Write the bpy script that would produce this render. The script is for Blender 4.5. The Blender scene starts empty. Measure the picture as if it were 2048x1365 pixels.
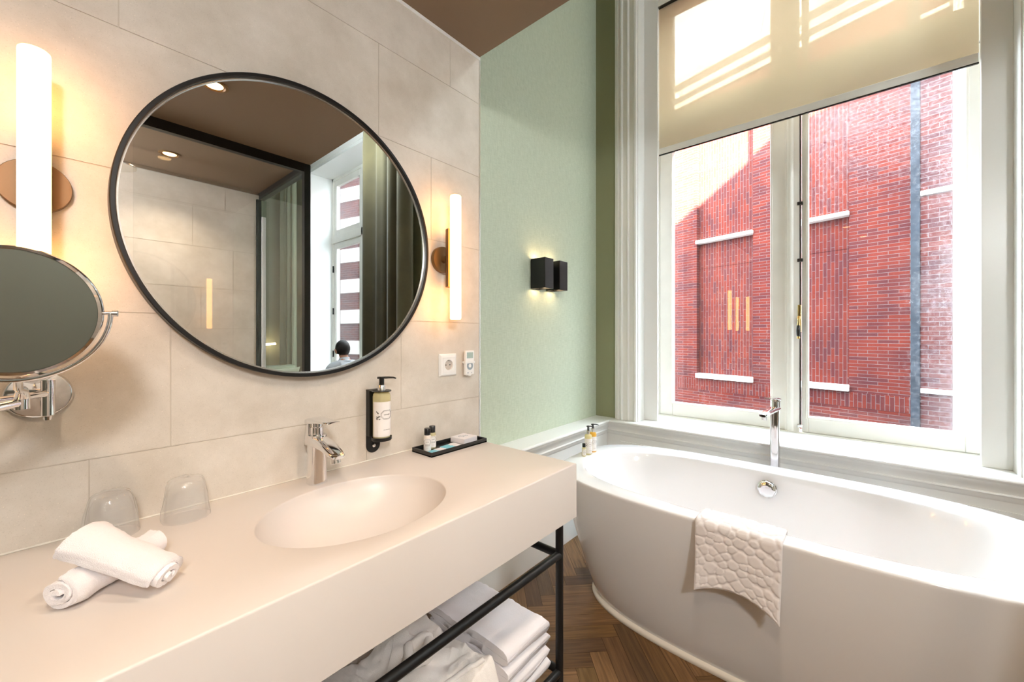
import bpy, bmesh, math, random
from math import sin, cos, pi, radians, sqrt, hypot
from mathutils import Vector, Matrix, noise

random.seed(7)
SC = bpy.context.scene
COL = SC.collection

# ------------------------------------------------------------------ camera
EYE = 1.25
cam_d = bpy.data.cameras.new('camera')
cam = bpy.data.objects.new('camera', cam_d); COL.objects.link(cam)
cam.location = (0, 0, EYE)
cam.rotation_euler = (radians(90), 0, radians(40.65 - 90))
cam_d.sensor_fit = 'HORIZONTAL'; cam_d.sensor_width = 36.0
cam_d.lens = 805.4 / 2048 * 36.0
cam_d.shift_x = 0.0; cam_d.shift_y = -12.5 / 2048
cam_d.clip_start = 0.02; cam_d.clip_end = 200
SC.camera = cam

# ------------------------------------------------------------------ world, sun, exposure
vs = SC.view_settings
vs.view_transform = 'Standard'; vs.look = 'None'; vs.gamma = 1.0; vs.use_curve_mapping = False
vs.exposure = 0.1
w = bpy.data.worlds.new('sky'); SC.world = w; w.use_nodes = True
SKY_FRONT = 32.0; SKY_BACK = 17.0      # brighter hazy sky beyond the houses opposite
_nt = w.node_tree; bg = _nt.nodes['Background']
_tc = _nt.nodes.new('ShaderNodeTexCoord'); _sp = _nt.nodes.new('ShaderNodeSeparateXYZ'); _mr = _nt.nodes.new('ShaderNodeMapRange')
_mr.interpolation_type = 'SMOOTHSTEP'
_mr.inputs['From Min'].default_value = 0.0; _mr.inputs['From Max'].default_value = 0.35
_mr.inputs['To Min'].default_value = SKY_BACK; _mr.inputs['To Max'].default_value = SKY_FRONT
_nt.links.new(_tc.outputs['Generated'], _sp.inputs[0]); _nt.links.new(_sp.outputs['X'], _mr.inputs[0]); _nt.links.new(_mr.outputs[0], bg.inputs['Strength'])
bg.inputs['Color'].default_value = (0.76, 0.89, 1.0, 1)
sun_d = bpy.data.lights.new('sun', 'SUN'); sun_d.energy = 190.0; sun_d.angle = radians(0.6)
sun_d.color = (1.0, 0.93, 0.82)
sun = bpy.data.objects.new('sun', sun_d); COL.objects.link(sun)
SUN_DIR = Vector((-0.80, -0.65, 0.40)).normalized()          # towards the sun
sun.rotation_euler = SUN_DIR.to_track_quat('Z', 'Y').to_euler()
SC.cycles.max_bounces = 12; SC.cycles.diffuse_bounces = 6; SC.cycles.glossy_bounces = 6
SC.cycles.transmission_bounces = 8; SC.cycles.transparent_max_bounces = 16
SC.cycles.caustics_reflective = False; SC.cycles.caustics_refractive = False
SC.cycles.sample_clamp_indirect = 8.0
SCONCE = 14.0; DOWN = 36.0; FILL_GLOBE = 160.0; FILL_PENDANT = 110.0

# ------------------------------------------------------------------ materials
def srgb(r, g, b):
    f = lambda c: (c / 255 / 12.92) if c / 255 <= 0.04045 else ((c / 255 + 0.055) / 1.055) ** 2.4
    return (f(r), f(g), f(b), 1)

def newmat(name):
    m = bpy.data.materials.new(name); m.use_nodes = True
    nt = m.node_tree; nt.nodes.clear()
    out = nt.nodes.new('ShaderNodeOutputMaterial')
    return m, nt, out

def N(nt, t, **kw):
    n = nt.nodes.new(t)
    for k, v in kw.items():
        if k in n.inputs: n.inputs[k].default_value = v
        else: setattr(n, k, v)
    return n

def pbr(name, col, rough=0.5, metal=0.0, bump=None, vary=None, spec=0.5, coat=0.0, sheen=0.0, sss=0.0, coords='Object'):
    """bump = (scale, strength, distance); vary = (scale, amount)"""
    m, nt, out = newmat(name)
    p = N(nt, 'ShaderNodeBsdfPrincipled')
    p.inputs['Base Color'].default_value = col; p.inputs['Roughness'].default_value = rough
    p.inputs['Metallic'].default_value = metal; p.inputs['Specular IOR Level'].default_value = spec
    p.inputs['Coat Weight'].default_value = coat; p.inputs['Coat Roughness'].default_value = 0.04
    p.inputs['Sheen Weight'].default_value = sheen
    nt.links.new(p.outputs[0], out.inputs[0])
    if bump or vary:
        tc = N(nt, 'ShaderNodeTexCoord')
    if vary:
        nz = N(nt, 'ShaderNodeTexNoise'); nz.inputs['Scale'].default_value = vary[0]; nz.inputs['Detail'].default_value = 6
        nt.links.new(tc.outputs[coords], nz.inputs['Vector'])
        r = N(nt, 'ShaderNodeValToRGB')
        a = vary[1]
        r.color_ramp.elements[0].position = 0.3; r.color_ramp.elements[1].position = 0.7
        r.color_ramp.elements[0].color = (col[0] * (1 - a), col[1] * (1 - a), col[2] * (1 - a), 1)
        r.color_ramp.elements[1].color = (min(1, col[0] * (1 + a)), min(1, col[1] * (1 + a)), min(1, col[2] * (1 + a)), 1)
        nt.links.new(nz.outputs['Fac'], r.inputs[0]); nt.links.new(r.outputs[0], p.inputs['Base Color'])
    if bump:
        nb = N(nt, 'ShaderNodeTexNoise'); nb.inputs['Scale'].default_value = bump[0]; nb.inputs['Detail'].default_value = 4
        nt.links.new(tc.outputs[coords], nb.inputs['Vector'])
        b = N(nt, 'ShaderNodeBump'); b.inputs['Strength'].default_value = bump[1]; b.inputs['Distance'].default_value = bump[2]
        nt.links.new(nb.outputs['Fac'], b.inputs['Height']); nt.links.new(b.outputs[0], p.inputs['Normal'])
    return m

def emit(name, col, s):
    m, nt, out = newmat(name)
    e = N(nt, 'ShaderNodeEmission'); e.inputs[0].default_value = col; e.inputs[1].default_value = s
    nt.links.new(e.outputs[0], out.inputs[0]); return m

def schlick(nt, f0=0.04, scale=1.0):
    lw = N(nt, 'ShaderNodeLayerWeight'); lw.inputs[0].default_value = 0.5
    p = N(nt, 'ShaderNodeMath', operation='POWER'); p.inputs[1].default_value = 5.0
    nt.links.new(lw.outputs['Facing'], p.inputs[0])
    m = N(nt, 'ShaderNodeMath', operation='MULTIPLY_ADD'); m.inputs[1].default_value = (1 - f0) * scale; m.inputs[2].default_value = f0 * scale
    nt.links.new(p.outputs[0], m.inputs[0]); return m.outputs[0]

def thin_glass(name, tint=(1, 1, 1, 1), rough=0.0, dirt=False, ior=1.5, refl=1.0):
    m, nt, out = newmat(name)
    t = N(nt, 'ShaderNodeBsdfTransparent'); t.inputs[0].default_value = tint
    g = N(nt, 'ShaderNodeBsdfGlossy'); g.inputs['Roughness'].default_value = rough
    mx = N(nt, 'ShaderNodeMixShader')
    nt.links.new(schlick(nt, 0.04, refl), mx.inputs[0]); nt.links.new(t.outputs[0], mx.inputs[1]); nt.links.new(g.outputs[0], mx.inputs[2])
    last = mx.outputs[0]
    if dirt:
        # dried splashes and lime scale: thin white film, heaviest along one side of the pane
        tc = N(nt, 'ShaderNodeTexCoord'); sx = N(nt, 'ShaderNodeSeparateXYZ')
        nt.links.new(tc.outputs['Object'], sx.inputs[0])
        mr = N(nt, 'ShaderNodeMapRange'); mr.inputs['From Min'].default_value = dirt[0]; mr.inputs['From Max'].default_value = dirt[1]
        nt.links.new(sx.outputs['Y'], mr.inputs[0])
        mz = N(nt, 'ShaderNodeMapRange'); mz.inputs['From Min'].default_value = 1.6; mz.inputs['From Max'].default_value = 2.6
        nt.links.new(sx.outputs['Z'], mz.inputs[0])
        nz = N(nt, 'ShaderNodeTexNoise'); nz.inputs['Scale'].default_value = 55; nz.inputs['Detail'].default_value = 8; nz.inputs['Roughness'].default_value = 0.75
        nt.links.new(tc.outputs['Object'], nz.inputs['Vector'])
        n2 = N(nt, 'ShaderNodeTexNoise'); n2.inputs['Scale'].default_value = 3.0; n2.inputs['Detail'].default_value = 3
        nt.links.new(tc.outputs['Object'], n2.inputs['Vector'])
        a = N(nt, 'ShaderNodeMath', operation='MAXIMUM'); nt.links.new(mr.outputs[0], a.inputs[0])
        zz = N(nt, 'ShaderNodeMath', operation='MULTIPLY'); zz.inputs[1].default_value = 0.75
        nt.links.new(mz.outputs[0], zz.inputs[0]); nt.links.new(zz.outputs[0], a.inputs[1])
        b = N(nt, 'ShaderNodeMath', operation='MULTIPLY_ADD'); b.inputs[1].default_value = 0.55; b.inputs[2].default_value = -0.72
        nt.links.new(a.outputs[0], b.inputs[0])
        c = N(nt, 'ShaderNodeMath', operation='ADD'); nt.links.new(b.outputs[0], c.inputs[0]); nt.links.new(nz.outputs['Fac'], c.inputs[1])
        c2 = N(nt, 'ShaderNodeMath', operation='MULTIPLY_ADD'); c2.inputs[1].default_value = 0.3
        nt.links.new(n2.outputs['Fac'], c2.inputs[0]); nt.links.new(c.outputs[0], c2.inputs[2])
        r = N(nt, 'ShaderNodeMapRange'); r.inputs['From Min'].default_value = 0.12; r.inputs['From Max'].default_value = 0.42; r.inputs['To Max'].default_value = dirt[2]
        nt.links.new(c2.outputs[0], r.inputs[0])
        ad = N(nt, 'ShaderNodeMath', operation='ADD'); ad.inputs[1].default_value = dirt[3]; ad.use_clamp = True
        nt.links.new(r.outputs[0], ad.inputs[0])
        tl = N(nt, 'ShaderNodeBsdfTranslucent'); tl.inputs[0].default_value = (0.95, 0.95, 0.95, 1)
        m2 = N(nt, 'ShaderNodeMixShader')
        nt.links.new(ad.outputs[0], m2.inputs[0]); nt.links.new(last, m2.inputs[1]); nt.links.new(tl.outputs[0], m2.inputs[2])
        last = m2.outputs[0]
    nt.links.new(last, out.inputs[0]); return m

def stone_tile():
    m, nt, out = newmat('limestone_tile')
    p = N(nt, 'ShaderNodeBsdfPrincipled'); p.inputs['Roughness'].default_value = 0.42
    tc = N(nt, 'ShaderNodeTexCoord')
    n1 = N(nt, 'ShaderNodeTexNoise'); n1.inputs['Scale'].default_value = 5; n1.inputs['Detail'].default_value = 8; n1.inputs['Roughness'].default_value = 0.65
    n2 = N(nt, 'ShaderNodeTexNoise'); n2.inputs['Scale'].default_value = 680; n2.inputs['Detail'].default_value = 3
    mp = N(nt, 'ShaderNodeMapping'); mp.inputs['Scale'].default_value = (0.75, 1, 1.2); mp.inputs['Rotation'].default_value = (0, 0.5, 0)
    vo = N(nt, 'ShaderNodeTexVoronoi'); vo.inputs['Scale'].default_value = 120
    for q in (n1, vo): nt.links.new(tc.outputs['Object'], q.inputs['Vector'])
    nt.links.new(tc.outputs['Object'], mp.inputs[0]); nt.links.new(mp.outputs[0], n2.inputs['Vector'])
    r1 = N(nt, 'ShaderNodeValToRGB'); r1.color_ramp.elements[0].position = 0.30; r1.color_ramp.elements[1].position = 0.72
    r1.color_ramp.elements[0].color = srgb(198, 188, 174); r1.color_ramp.elements[1].color = srgb(224, 216, 205)
    nt.links.new(n1.outputs['Fac'], r1.inputs[0])
    r2 = N(nt, 'ShaderNodeValToRGB'); r2.color_ramp.elements[0].position = 0.27; r2.color_ramp.elements[1].position = 0.40
    r2.color_ramp.elements[0].color = (0.50, 0.46, 0.41, 1); r2.color_ramp.elements[1].color = (1, 1, 1, 1)
    nt.links.new(n2.outputs['Fac'], r2.inputs[0])
    r3 = N(nt, 'ShaderNodeValToRGB'); r3.color_ramp.elements[0].position = 0.05; r3.color_ramp.elements[1].position = 0.11
    r3.color_ramp.elements[0].color = (1.25, 1.22, 1.18, 1); r3.color_ramp.elements[1].color = (1, 1, 1, 1)
    nt.links.new(vo.outputs['Distance'], r3.inputs[0])
    x = N(nt, 'ShaderNodeMixRGB', blend_type='MULTIPLY'); x.inputs[0].default_value = 0.36
    nt.links.new(r1.outputs[0], x.inputs[1]); nt.links.new(r2.outputs[0], x.inputs[2])
    y = N(nt, 'ShaderNodeMixRGB', blend_type='MULTIPLY'); y.inputs[0].default_value = 1
    nt.links.new(x.outputs[0], y.inputs[1]); nt.links.new(r3.outputs[0], y.inputs[2])
    nt.links.new(y.outputs[0], p.inputs['Base Color'])
    nt.links.new(p.outputs[0], out.inputs[0]); return m

def fabric_wall():
    m, nt, out = newmat('green_wallpaper')
    p = N(nt, 'ShaderNodeBsdfPrincipled'); p.inputs['Roughness'].default_value = 0.8
    tc = N(nt, 'ShaderNodeTexCoord')
    a = N(nt, 'ShaderNodeMapping'); a.inputs['Scale'].default_value = (420, 420, 26)
    b = N(nt, 'ShaderNodeMapping'); b.inputs['Scale'].default_value = (26, 26, 420)
    n1 = N(nt, 'ShaderNodeTexNoise'); n1.inputs['Scale'].default_value = 1; n2 = N(nt, 'ShaderNodeTexNoise'); n2.inputs['Scale'].default_value = 1
    nt.links.new(tc.outputs['Object'], a.inputs[0]); nt.links.new(tc.outputs['Object'], b.inputs[0])
    nt.links.new(a.outputs[0], n1.inputs['Vector']); nt.links.new(b.outputs[0], n2.inputs['Vector'])
    s = N(nt, 'ShaderNodeMath', operation='ADD'); nt.links.new(n1.outputs['Fac'], s.inputs[0]); nt.links.new(n2.outputs['Fac'], s.inputs[1])
    r = N(nt, 'ShaderNodeValToRGB'); r.color_ramp.elements[0].position = 0.35; r.color_ramp.elements[1].position = 0.65
    h = N(nt, 'ShaderNodeMath', operation='MULTIPLY'); h.inputs[1].default_value = 0.5
    nt.links.new(s.outputs[0], h.inputs[0]); nt.links.new(h.outputs[0], r.inputs[0])
    r.color_ramp.elements[0].color = srgb(180, 190, 168); r.color_ramp.elements[1].color = srgb(202, 210, 190)
    nt.links.new(r.outputs[0], p.inputs['Base Color'])
    bu = N(nt, 'ShaderNodeBump'); bu.inputs['Strength'].default_value = 0.15; bu.inputs['Distance'].default_value = 0.001
    nt.links.new(h.outputs[0], bu.inputs['Height']); nt.links.new(bu.outputs[0], p.inputs['Normal'])
    nt.links.new(p.outputs[0], out.inputs[0]); return m

def brick(name, vertical=False, c1=(0.135, 0.023, 0.0150, 1), c2=(0.062, 0.020, 0.0225, 1), mortar=(0.150, 0.105, 0.098, 1), h=0.055, L=0.245):
    """running bond; object X runs along the wall, object Z up"""
    m, nt, out = newmat(name)
    p = N(nt, 'ShaderNodeBsdfPrincipled'); p.inputs['Roughness'].default_value = 0.9; p.inputs['Specular IOR Level'].default_value = 0.1
    tc = N(nt, 'ShaderNodeTexCoord'); sx = N(nt, 'ShaderNodeSeparateXYZ'); cb = N(nt, 'ShaderNodeCombineXYZ')
    nt.links.new(tc.outputs['Object'], sx.inputs[0])
    nt.links.new(sx.outputs['Z' if vertical else 'X'], cb.inputs[0]); nt.links.new(sx.outputs['X' if vertical else 'Z'], cb.inputs[1])
    br = N(nt, 'ShaderNodeTexBrick'); br.offset = 0.5
    br.inputs['Scale'].default_value = 1; br.inputs['Brick Width'].default_value = L; br.inputs['Row Height'].default_value = h
    br.inputs['Mortar Size'].default_value = 0.004; br.inputs['Mortar Smooth'].default_value = 0.2; br.inputs['Bias'].default_value = -0.25
    br.inputs['Color1'].default_value = c1; br.inputs['Color2'].default_value = c2; br.inputs['Mortar'].default_value = mortar
    nt.links.new(cb.outputs[0], br.inputs['Vector'])
    nz = N(nt, 'ShaderNodeTexNoise'); nz.inputs['Scale'].default_value = 2.2; nz.inputs['Detail'].default_value = 5
    nt.links.new(tc.outputs['Object'], nz.inputs['Vector'])
    mx = N(nt, 'ShaderNodeMixRGB', blend_type='MULTIPLY'); mx.inputs[0].default_value = 0.6
    r = N(nt, 'ShaderNodeValToRGB'); r.color_ramp.elements[0].color = (0.62, 0.62, 0.75, 1); r.color_ramp.elements[1].color = (1.15, 1.1, 1.05, 1)
    r.color_ramp.elements[0].position = 0.35; r.color_ramp.elements[1].position = 0.65
    nt.links.new(nz.outputs['Fac'], r.inputs[0]); nt.links.new(br.outputs['Color'], mx.inputs[1]); nt.links.new(r.outputs[0], mx.inputs[2])
    nt.links.new(mx.outputs[0], p.inputs['Base Color'])
    bu = N(nt, 'ShaderNodeBump'); bu.inputs['Strength'].default_value = 0.6; bu.inputs['Distance'].default_value = 0.01; bu.invert = True
    nt.links.new(br.outputs['Fac'], bu.inputs['Height']); nt.links.new(bu.outputs[0], p.inputs['Normal'])
    nt.links.new(p.outputs[0], out.inputs[0]); return m

def wood():
    m, nt, out = newmat('oak_parquet')
    p = N(nt, 'ShaderNodeBsdfPrincipled'); p.inputs['Roughness'].default_value = 0.42
    at = N(nt, 'ShaderNodeAttribute'); at.attribute_name = 'plank'
    uv = N(nt, 'ShaderNodeUVMap')
    mp = N(nt, 'ShaderNodeMapping'); mp.inputs['Scale'].default_value = (3, 60, 1)
    nt.links.new(uv.outputs[0], mp.inputs[0])
    nz = N(nt, 'ShaderNodeTexNoise'); nz.inputs['Scale'].default_value = 1.6; nz.inputs['Detail'].default_value = 7; nz.inputs['Distortion'].default_value = 0.8
    nt.links.new(mp.outputs[0], nz.inputs['Vector'])
    r = N(nt, 'ShaderNodeValToRGB'); r.color_ramp.elements[0].position = 0.3; r.color_ramp.elements[1].position = 0.75
    r.color_ramp.elements[0].color = srgb(92, 64, 38); r.color_ramp.elements[1].color = srgb(142, 106, 68)
    nt.links.new(nz.outputs['Fac'], r.inputs[0])
    mx = N(nt, 'ShaderNodeMixRGB', blend_type='MULTIPLY'); mx.inputs[0].default_value = 1
    nt.links.new(r.outputs[0], mx.inputs[1]); nt.links.new(at.outputs['Color'], mx.inputs[2])
    nt.links.new(mx.outputs[0], p.inputs['Base Color'])
    bu = N(nt, 'ShaderNodeBump'); bu.inputs['Strength'].default_value = 0.15; bu.inputs['Distance'].default_value = 0.002
    nt.links.new(nz.outputs['Fac'], bu.inputs['Height']); nt.links.new(bu.outputs[0], p.inputs['Normal'])
    nt.links.new(p.outputs[0], out.inputs[0]); return m

def terry(name, col, scale=900, strength=0.9):
    m, nt, out = newmat(name)
    p = N(nt, 'ShaderNodeBsdfPrincipled'); p.inputs['Roughness'].default_value = 0.95; p.inputs['Base Color'].default_value = col
    p.inputs['Sheen Weight'].default_value = 0.3
    tc = N(nt, 'ShaderNodeTexCoord')
    v = N(nt, 'ShaderNodeTexVoronoi'); v.inputs['Scale'].default_value = scale * 0.9
    n = N(nt, 'ShaderNodeTexNoise'); n.inputs['Scale'].default_value = scale * 0.4; n.inputs['Detail'].default_value = 5
    nt.links.new(tc.outputs['Object'], v.inputs['Vector']); nt.links.new(tc.outputs['Object'], n.inputs['Vector'])
    a = N(nt, 'ShaderNodeMath', operation='ADD'); nt.links.new(v.outputs['Distance'], a.inputs[0]); nt.links.new(n.outputs['Fac'], a.inputs[1])
    b = N(nt, 'ShaderNodeBump'); b.inputs['Strength'].default_value = strength * 0.8; b.inputs['Distance'].default_value = 0.0009
    nt.links.new(a.outputs[0], b.inputs['Height']); nt.links.new(b.outputs[0], p.inputs['Normal'])
    nt.links.new(p.outputs[0], out.inputs[0]); return m

def blind_cloth():
    m, nt, out = newmat('cream_screen_cloth')
    t = N(nt, 'ShaderNodeBsdfTranslucent'); t.inputs[0].default_value = (0.63, 0.535, 0.39, 1)
    d = N(nt, 'ShaderNodeBsdfDiffuse'); d.inputs[0].default_value = (0.66, 0.60, 0.48, 1)
    x = N(nt, 'ShaderNodeBsdfTransparent'); x.inputs[0].default_value = (1.0, 0.95, 0.86, 1)
    a = N(nt, 'ShaderNodeMixShader'); a.inputs[0].default_value = 0.5
    nt.links.new(t.outputs[0], a.inputs[1]); nt.links.new(d.outputs[0], a.inputs[2])
    b = N(nt, 'ShaderNodeMixShader'); b.inputs[0].default_value = 0.18
    nt.links.new(a.outputs[0], b.inputs[1]); nt.links.new(x.outputs[0], b.inputs[2])
    nt.links.new(b.outputs[0], out.inputs[0]); return m

def film():
    m, nt, out = newmat('clear_wrap')
    x = N(nt, 'ShaderNodeBsdfTransparent'); x.inputs[0].default_value = (1, 1, 1, 1)
    g = N(nt, 'ShaderNodeBsdfGlossy'); g.inputs['Roughness'].default_value = 0.12
    d1 = N(nt, 'ShaderNodeBsdfDiffuse'); d1.inputs[0].default_value = (0.95, 0.95, 0.95, 1)
    d2 = N(nt, 'ShaderNodeBsdfTranslucent'); d2.inputs[0].default_value = (0.95, 0.95, 0.95, 1)
    d = N(nt, 'ShaderNodeMixShader'); d.inputs[0].default_value = 0.15; nt.links.new(d1.outputs[0], d.inputs[1]); nt.links.new(d2.outputs[0], d.inputs[2])
    a = N(nt, 'ShaderNodeMixShader'); nt.links.new(schlick(nt, 0.06, 0.8), a.inputs[0]); nt.links.new(x.outputs[0], a.inputs[1]); nt.links.new(g.outputs[0], a.inputs[2])
    b = N(nt, 'ShaderNodeMixShader'); b.inputs[0].default_value = 0.16
    nt.links.new(a.outputs[0], b.inputs[1]); nt.links.new(d.outputs[0], b.inputs[2])
    tc = N(nt, 'ShaderNodeTexCoord'); n = N(nt, 'ShaderNodeTexNoise'); n.inputs['Scale'].default_value = 60; n.inputs['Detail'].default_value = 3; n.inputs['Distortion'].default_value = 1.5
    nt.links.new(tc.outputs['Object'], n.inputs['Vector'])
    bu = N(nt, 'ShaderNodeBump'); bu.inputs['Strength'].default_value = 0.8; bu.inputs['Distance'].default_value = 0.006
    nt.links.new(n.outputs['Fac'], bu.inputs['Height']); nt.links.new(bu.outputs[0], g.inputs['Normal'])
    nt.links.new(b.outputs[0], out.inputs[0]); return m

def liquid(name, col):
    m, nt, out = newmat(name)
    x = N(nt, 'ShaderNodeBsdfTransparent'); x.inputs[0].default_value = col
    t = N(nt, 'ShaderNodeBsdfTranslucent'); t.inputs[0].default_value = col
    g = N(nt, 'ShaderNodeBsdfGlossy'); g.inputs['Roughness'].default_value = 0.05
    a0 = N(nt, 'ShaderNodeMixShader'); a0.inputs[0].default_value = 0.45
    df = N(nt, 'ShaderNodeBsdfDiffuse'); df.inputs[0].default_value = col
    nt.links.new(t.outputs[0], a0.inputs[1]); nt.links.new(df.outputs[0], a0.inputs[2])
    a = N(nt, 'ShaderNodeMixShader'); a.inputs[0].default_value = 0.72
    nt.links.new(x.outputs[0], a.inputs[1]); nt.links.new(a0.outputs[0], a.inputs[2])
    b = N(nt, 'ShaderNodeMixShader'); nt.links.new(schlick(nt, 0.04, 0.8), b.inputs[0])
    nt.links.new(a.outputs[0], b.inputs[1]); nt.links.new(g.outputs[0], b.inputs[2])
    nt.links.new(b.outputs[0], out.inputs[0]); return m

M = dict(
    tile=stone_tile(), grout=pbr('grout', srgb(200, 190, 176), 0.9), green=fabric_wall(),
    taupe=pbr('taupe_paint', srgb(124, 102, 80), 0.7, bump=(60, 0.05, 0.001)),
    white=pbr('white_gloss_paint', srgb(236, 236, 232), 0.32, bump=(30, 0.04, 0.001)),
    frame=pbr('white_window_paint', srgb(240, 238, 230), 0.35, vary=(8, 0.03)),
    plaster=pbr('white_plaster', srgb(232, 230, 224), 0.8), green_shaded=pbr('green_wall_shaded', srgb(138, 140, 108), 0.8), olive=pbr('olive_paint', srgb(86, 90, 80), 0.8),  # window wall paint: its backlit shade is put into the colour
    wood=wood(), gap=pbr('floor_gap', srgb(38, 26, 16), 0.9),
    solid=pbr('solid_surface', srgb(218, 210, 203), 0.33), acrylic=pbr('bath_acrylic', srgb(240, 240, 241), 0.08, coat=0.6),
    chrome=pbr('chrome', (0.82, 0.82, 0.83, 1), 0.06, 1.0), satin=pbr('satin_steel', (0.75, 0.74, 0.72, 1), 0.25, 1.0),
    mirror=pbr('mirror_silver', (0.90, 0.91, 0.90, 1), 0.0, 1.0), brass=pbr('brass', (0.80, 0.60, 0.26, 1), 0.15, 1.0),
    black=pbr('black_powder_coat', (0.006, 0.006, 0.006, 1), 0.38, spec=0.35), blackp=pbr('black_plastic', (0.012, 0.012, 0.012, 1), 0.25),
    bracket=pbr('bronze_lacquer', srgb(122, 90, 52), 0.45, 0.3), dark=pbr('dark_iron', (0.05, 0.045, 0.04, 1), 0.4, 0.6),
    tube=emit('lamp_glow', (1.0, 0.47, 0.13, 1), SCONCE), led=emit('led_glow', (1.0, 0.72, 0.42, 1), 30.0), opalb=emit('fill_pendant_glow', (0.84, 0.94, 1.0, 1), FILL_PENDANT), opal=emit('fill_globe_glow', (0.98, 0.985, 1.0, 1), FILL_GLOBE), bulb=emit('spot_bulb', (1.0, 0.62, 0.28, 1), 9.0),
    pane=thin_glass('window_glass', dirt=(0.93, 1.06, 0.012, 0.0012)), panedirty=thin_glass('weathered_glass', dirt=(-0.10, -0.45, 0.055, 0.0016)),
    screen=thin_glass('shower_glass', (0.985, 0.993, 0.99, 1)), glass=thin_glass('tumbler_glass', (0.998, 1.0, 1.0, 1), refl=0.5),
    film=film(), blind=blind_cloth(), terry=terry('white_terry', srgb(242, 238, 240)), robe=terry('robe_velour', srgb(238, 232, 226), 620, 0.9),
    mat=terry('mat_terry', srgb(230, 224, 223), 1300, 0.35), label=pbr('paper_label', srgb(238, 234, 230), 0.6), ink=pbr('label_ink', srgb(92, 88, 82), 0.6),
    gold=liquid('pale_liquid', (0.98, 0.92, 0.60, 1)), amber=liquid('amber_liquid', (1.0, 0.68, 0.14, 1)), cream=pbr('cream_lotion', srgb(232, 222, 210), 0.5),
    plastic=pbr('white_plastic', srgb(240, 240, 238), 0.35), greyp=pbr('grey_plastic', srgb(150, 162, 172), 0.4), beigep=pbr('beige_plastic', srgb(196, 186, 176), 0.4),
    lcd=pbr('lcd_glass', srgb(166, 186, 180), 0.2), teal=pbr('teal_print', srgb(120, 196, 214), 0.4), card=pbr('white_card', srgb(234, 230, 232), 0.55),
    velvet=pbr('olive_velvet', srgb(74, 67, 40), 0.9, sheen=0.4, vary=(5, 0.15)), pale=pbr('pale_green_linen', srgb(172, 178, 152), 0.9),
    cushion=pbr('sage_cushion', srgb(158, 164, 140), 0.9, bump=(200, 0.2, 0.002)), sofa=pbr('sage_sofa', srgb(120, 128, 104), 0.9),
    skin=pbr('skin', srgb(212, 156, 130), 0.55), hair=pbr('dark_hair', srgb(34, 28, 26), 0.6, bump=(260, 0.6, 0.004)), shirt=pbr('white_shirt', srgb(222, 226, 232), 0.8, bump=(14, 0.3, 0.02)),
    trouser=pbr('dark_trousers', srgb(44, 46, 54), 0.85), seal=pbr('bath_seal', srgb(226, 220, 208), 0.5), drain=pbr('drain_cover', srgb(205, 196, 186), 0.3, 0.2),
    brick=brick('red_brick'), brickv=brick('red_brick_soldier', True), brick2=brick('old_brick', c1=(0.110, 0.028, 0.0225, 1), c2=(0.066, 0.026, 0.029, 1), mortar=(0.17, 0.140, 0.135, 1), h=0.068, L=0.23),
    stone=pbr('pale_stone', srgb(226, 220, 210), 0.8, vary=(3, 0.08)), zinc=pbr('grey_zinc', srgb(58, 62, 68), 0.9, vary=(6, 0.2), spec=0.05), clad=pbr('white_cladding', srgb(232, 230, 224), 0.7),
    asphalt=pbr('asphalt', srgb(90, 90, 92), 0.9), roof=pbr('outer_wall', srgb(62, 48, 44), 0.9),
)

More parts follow.
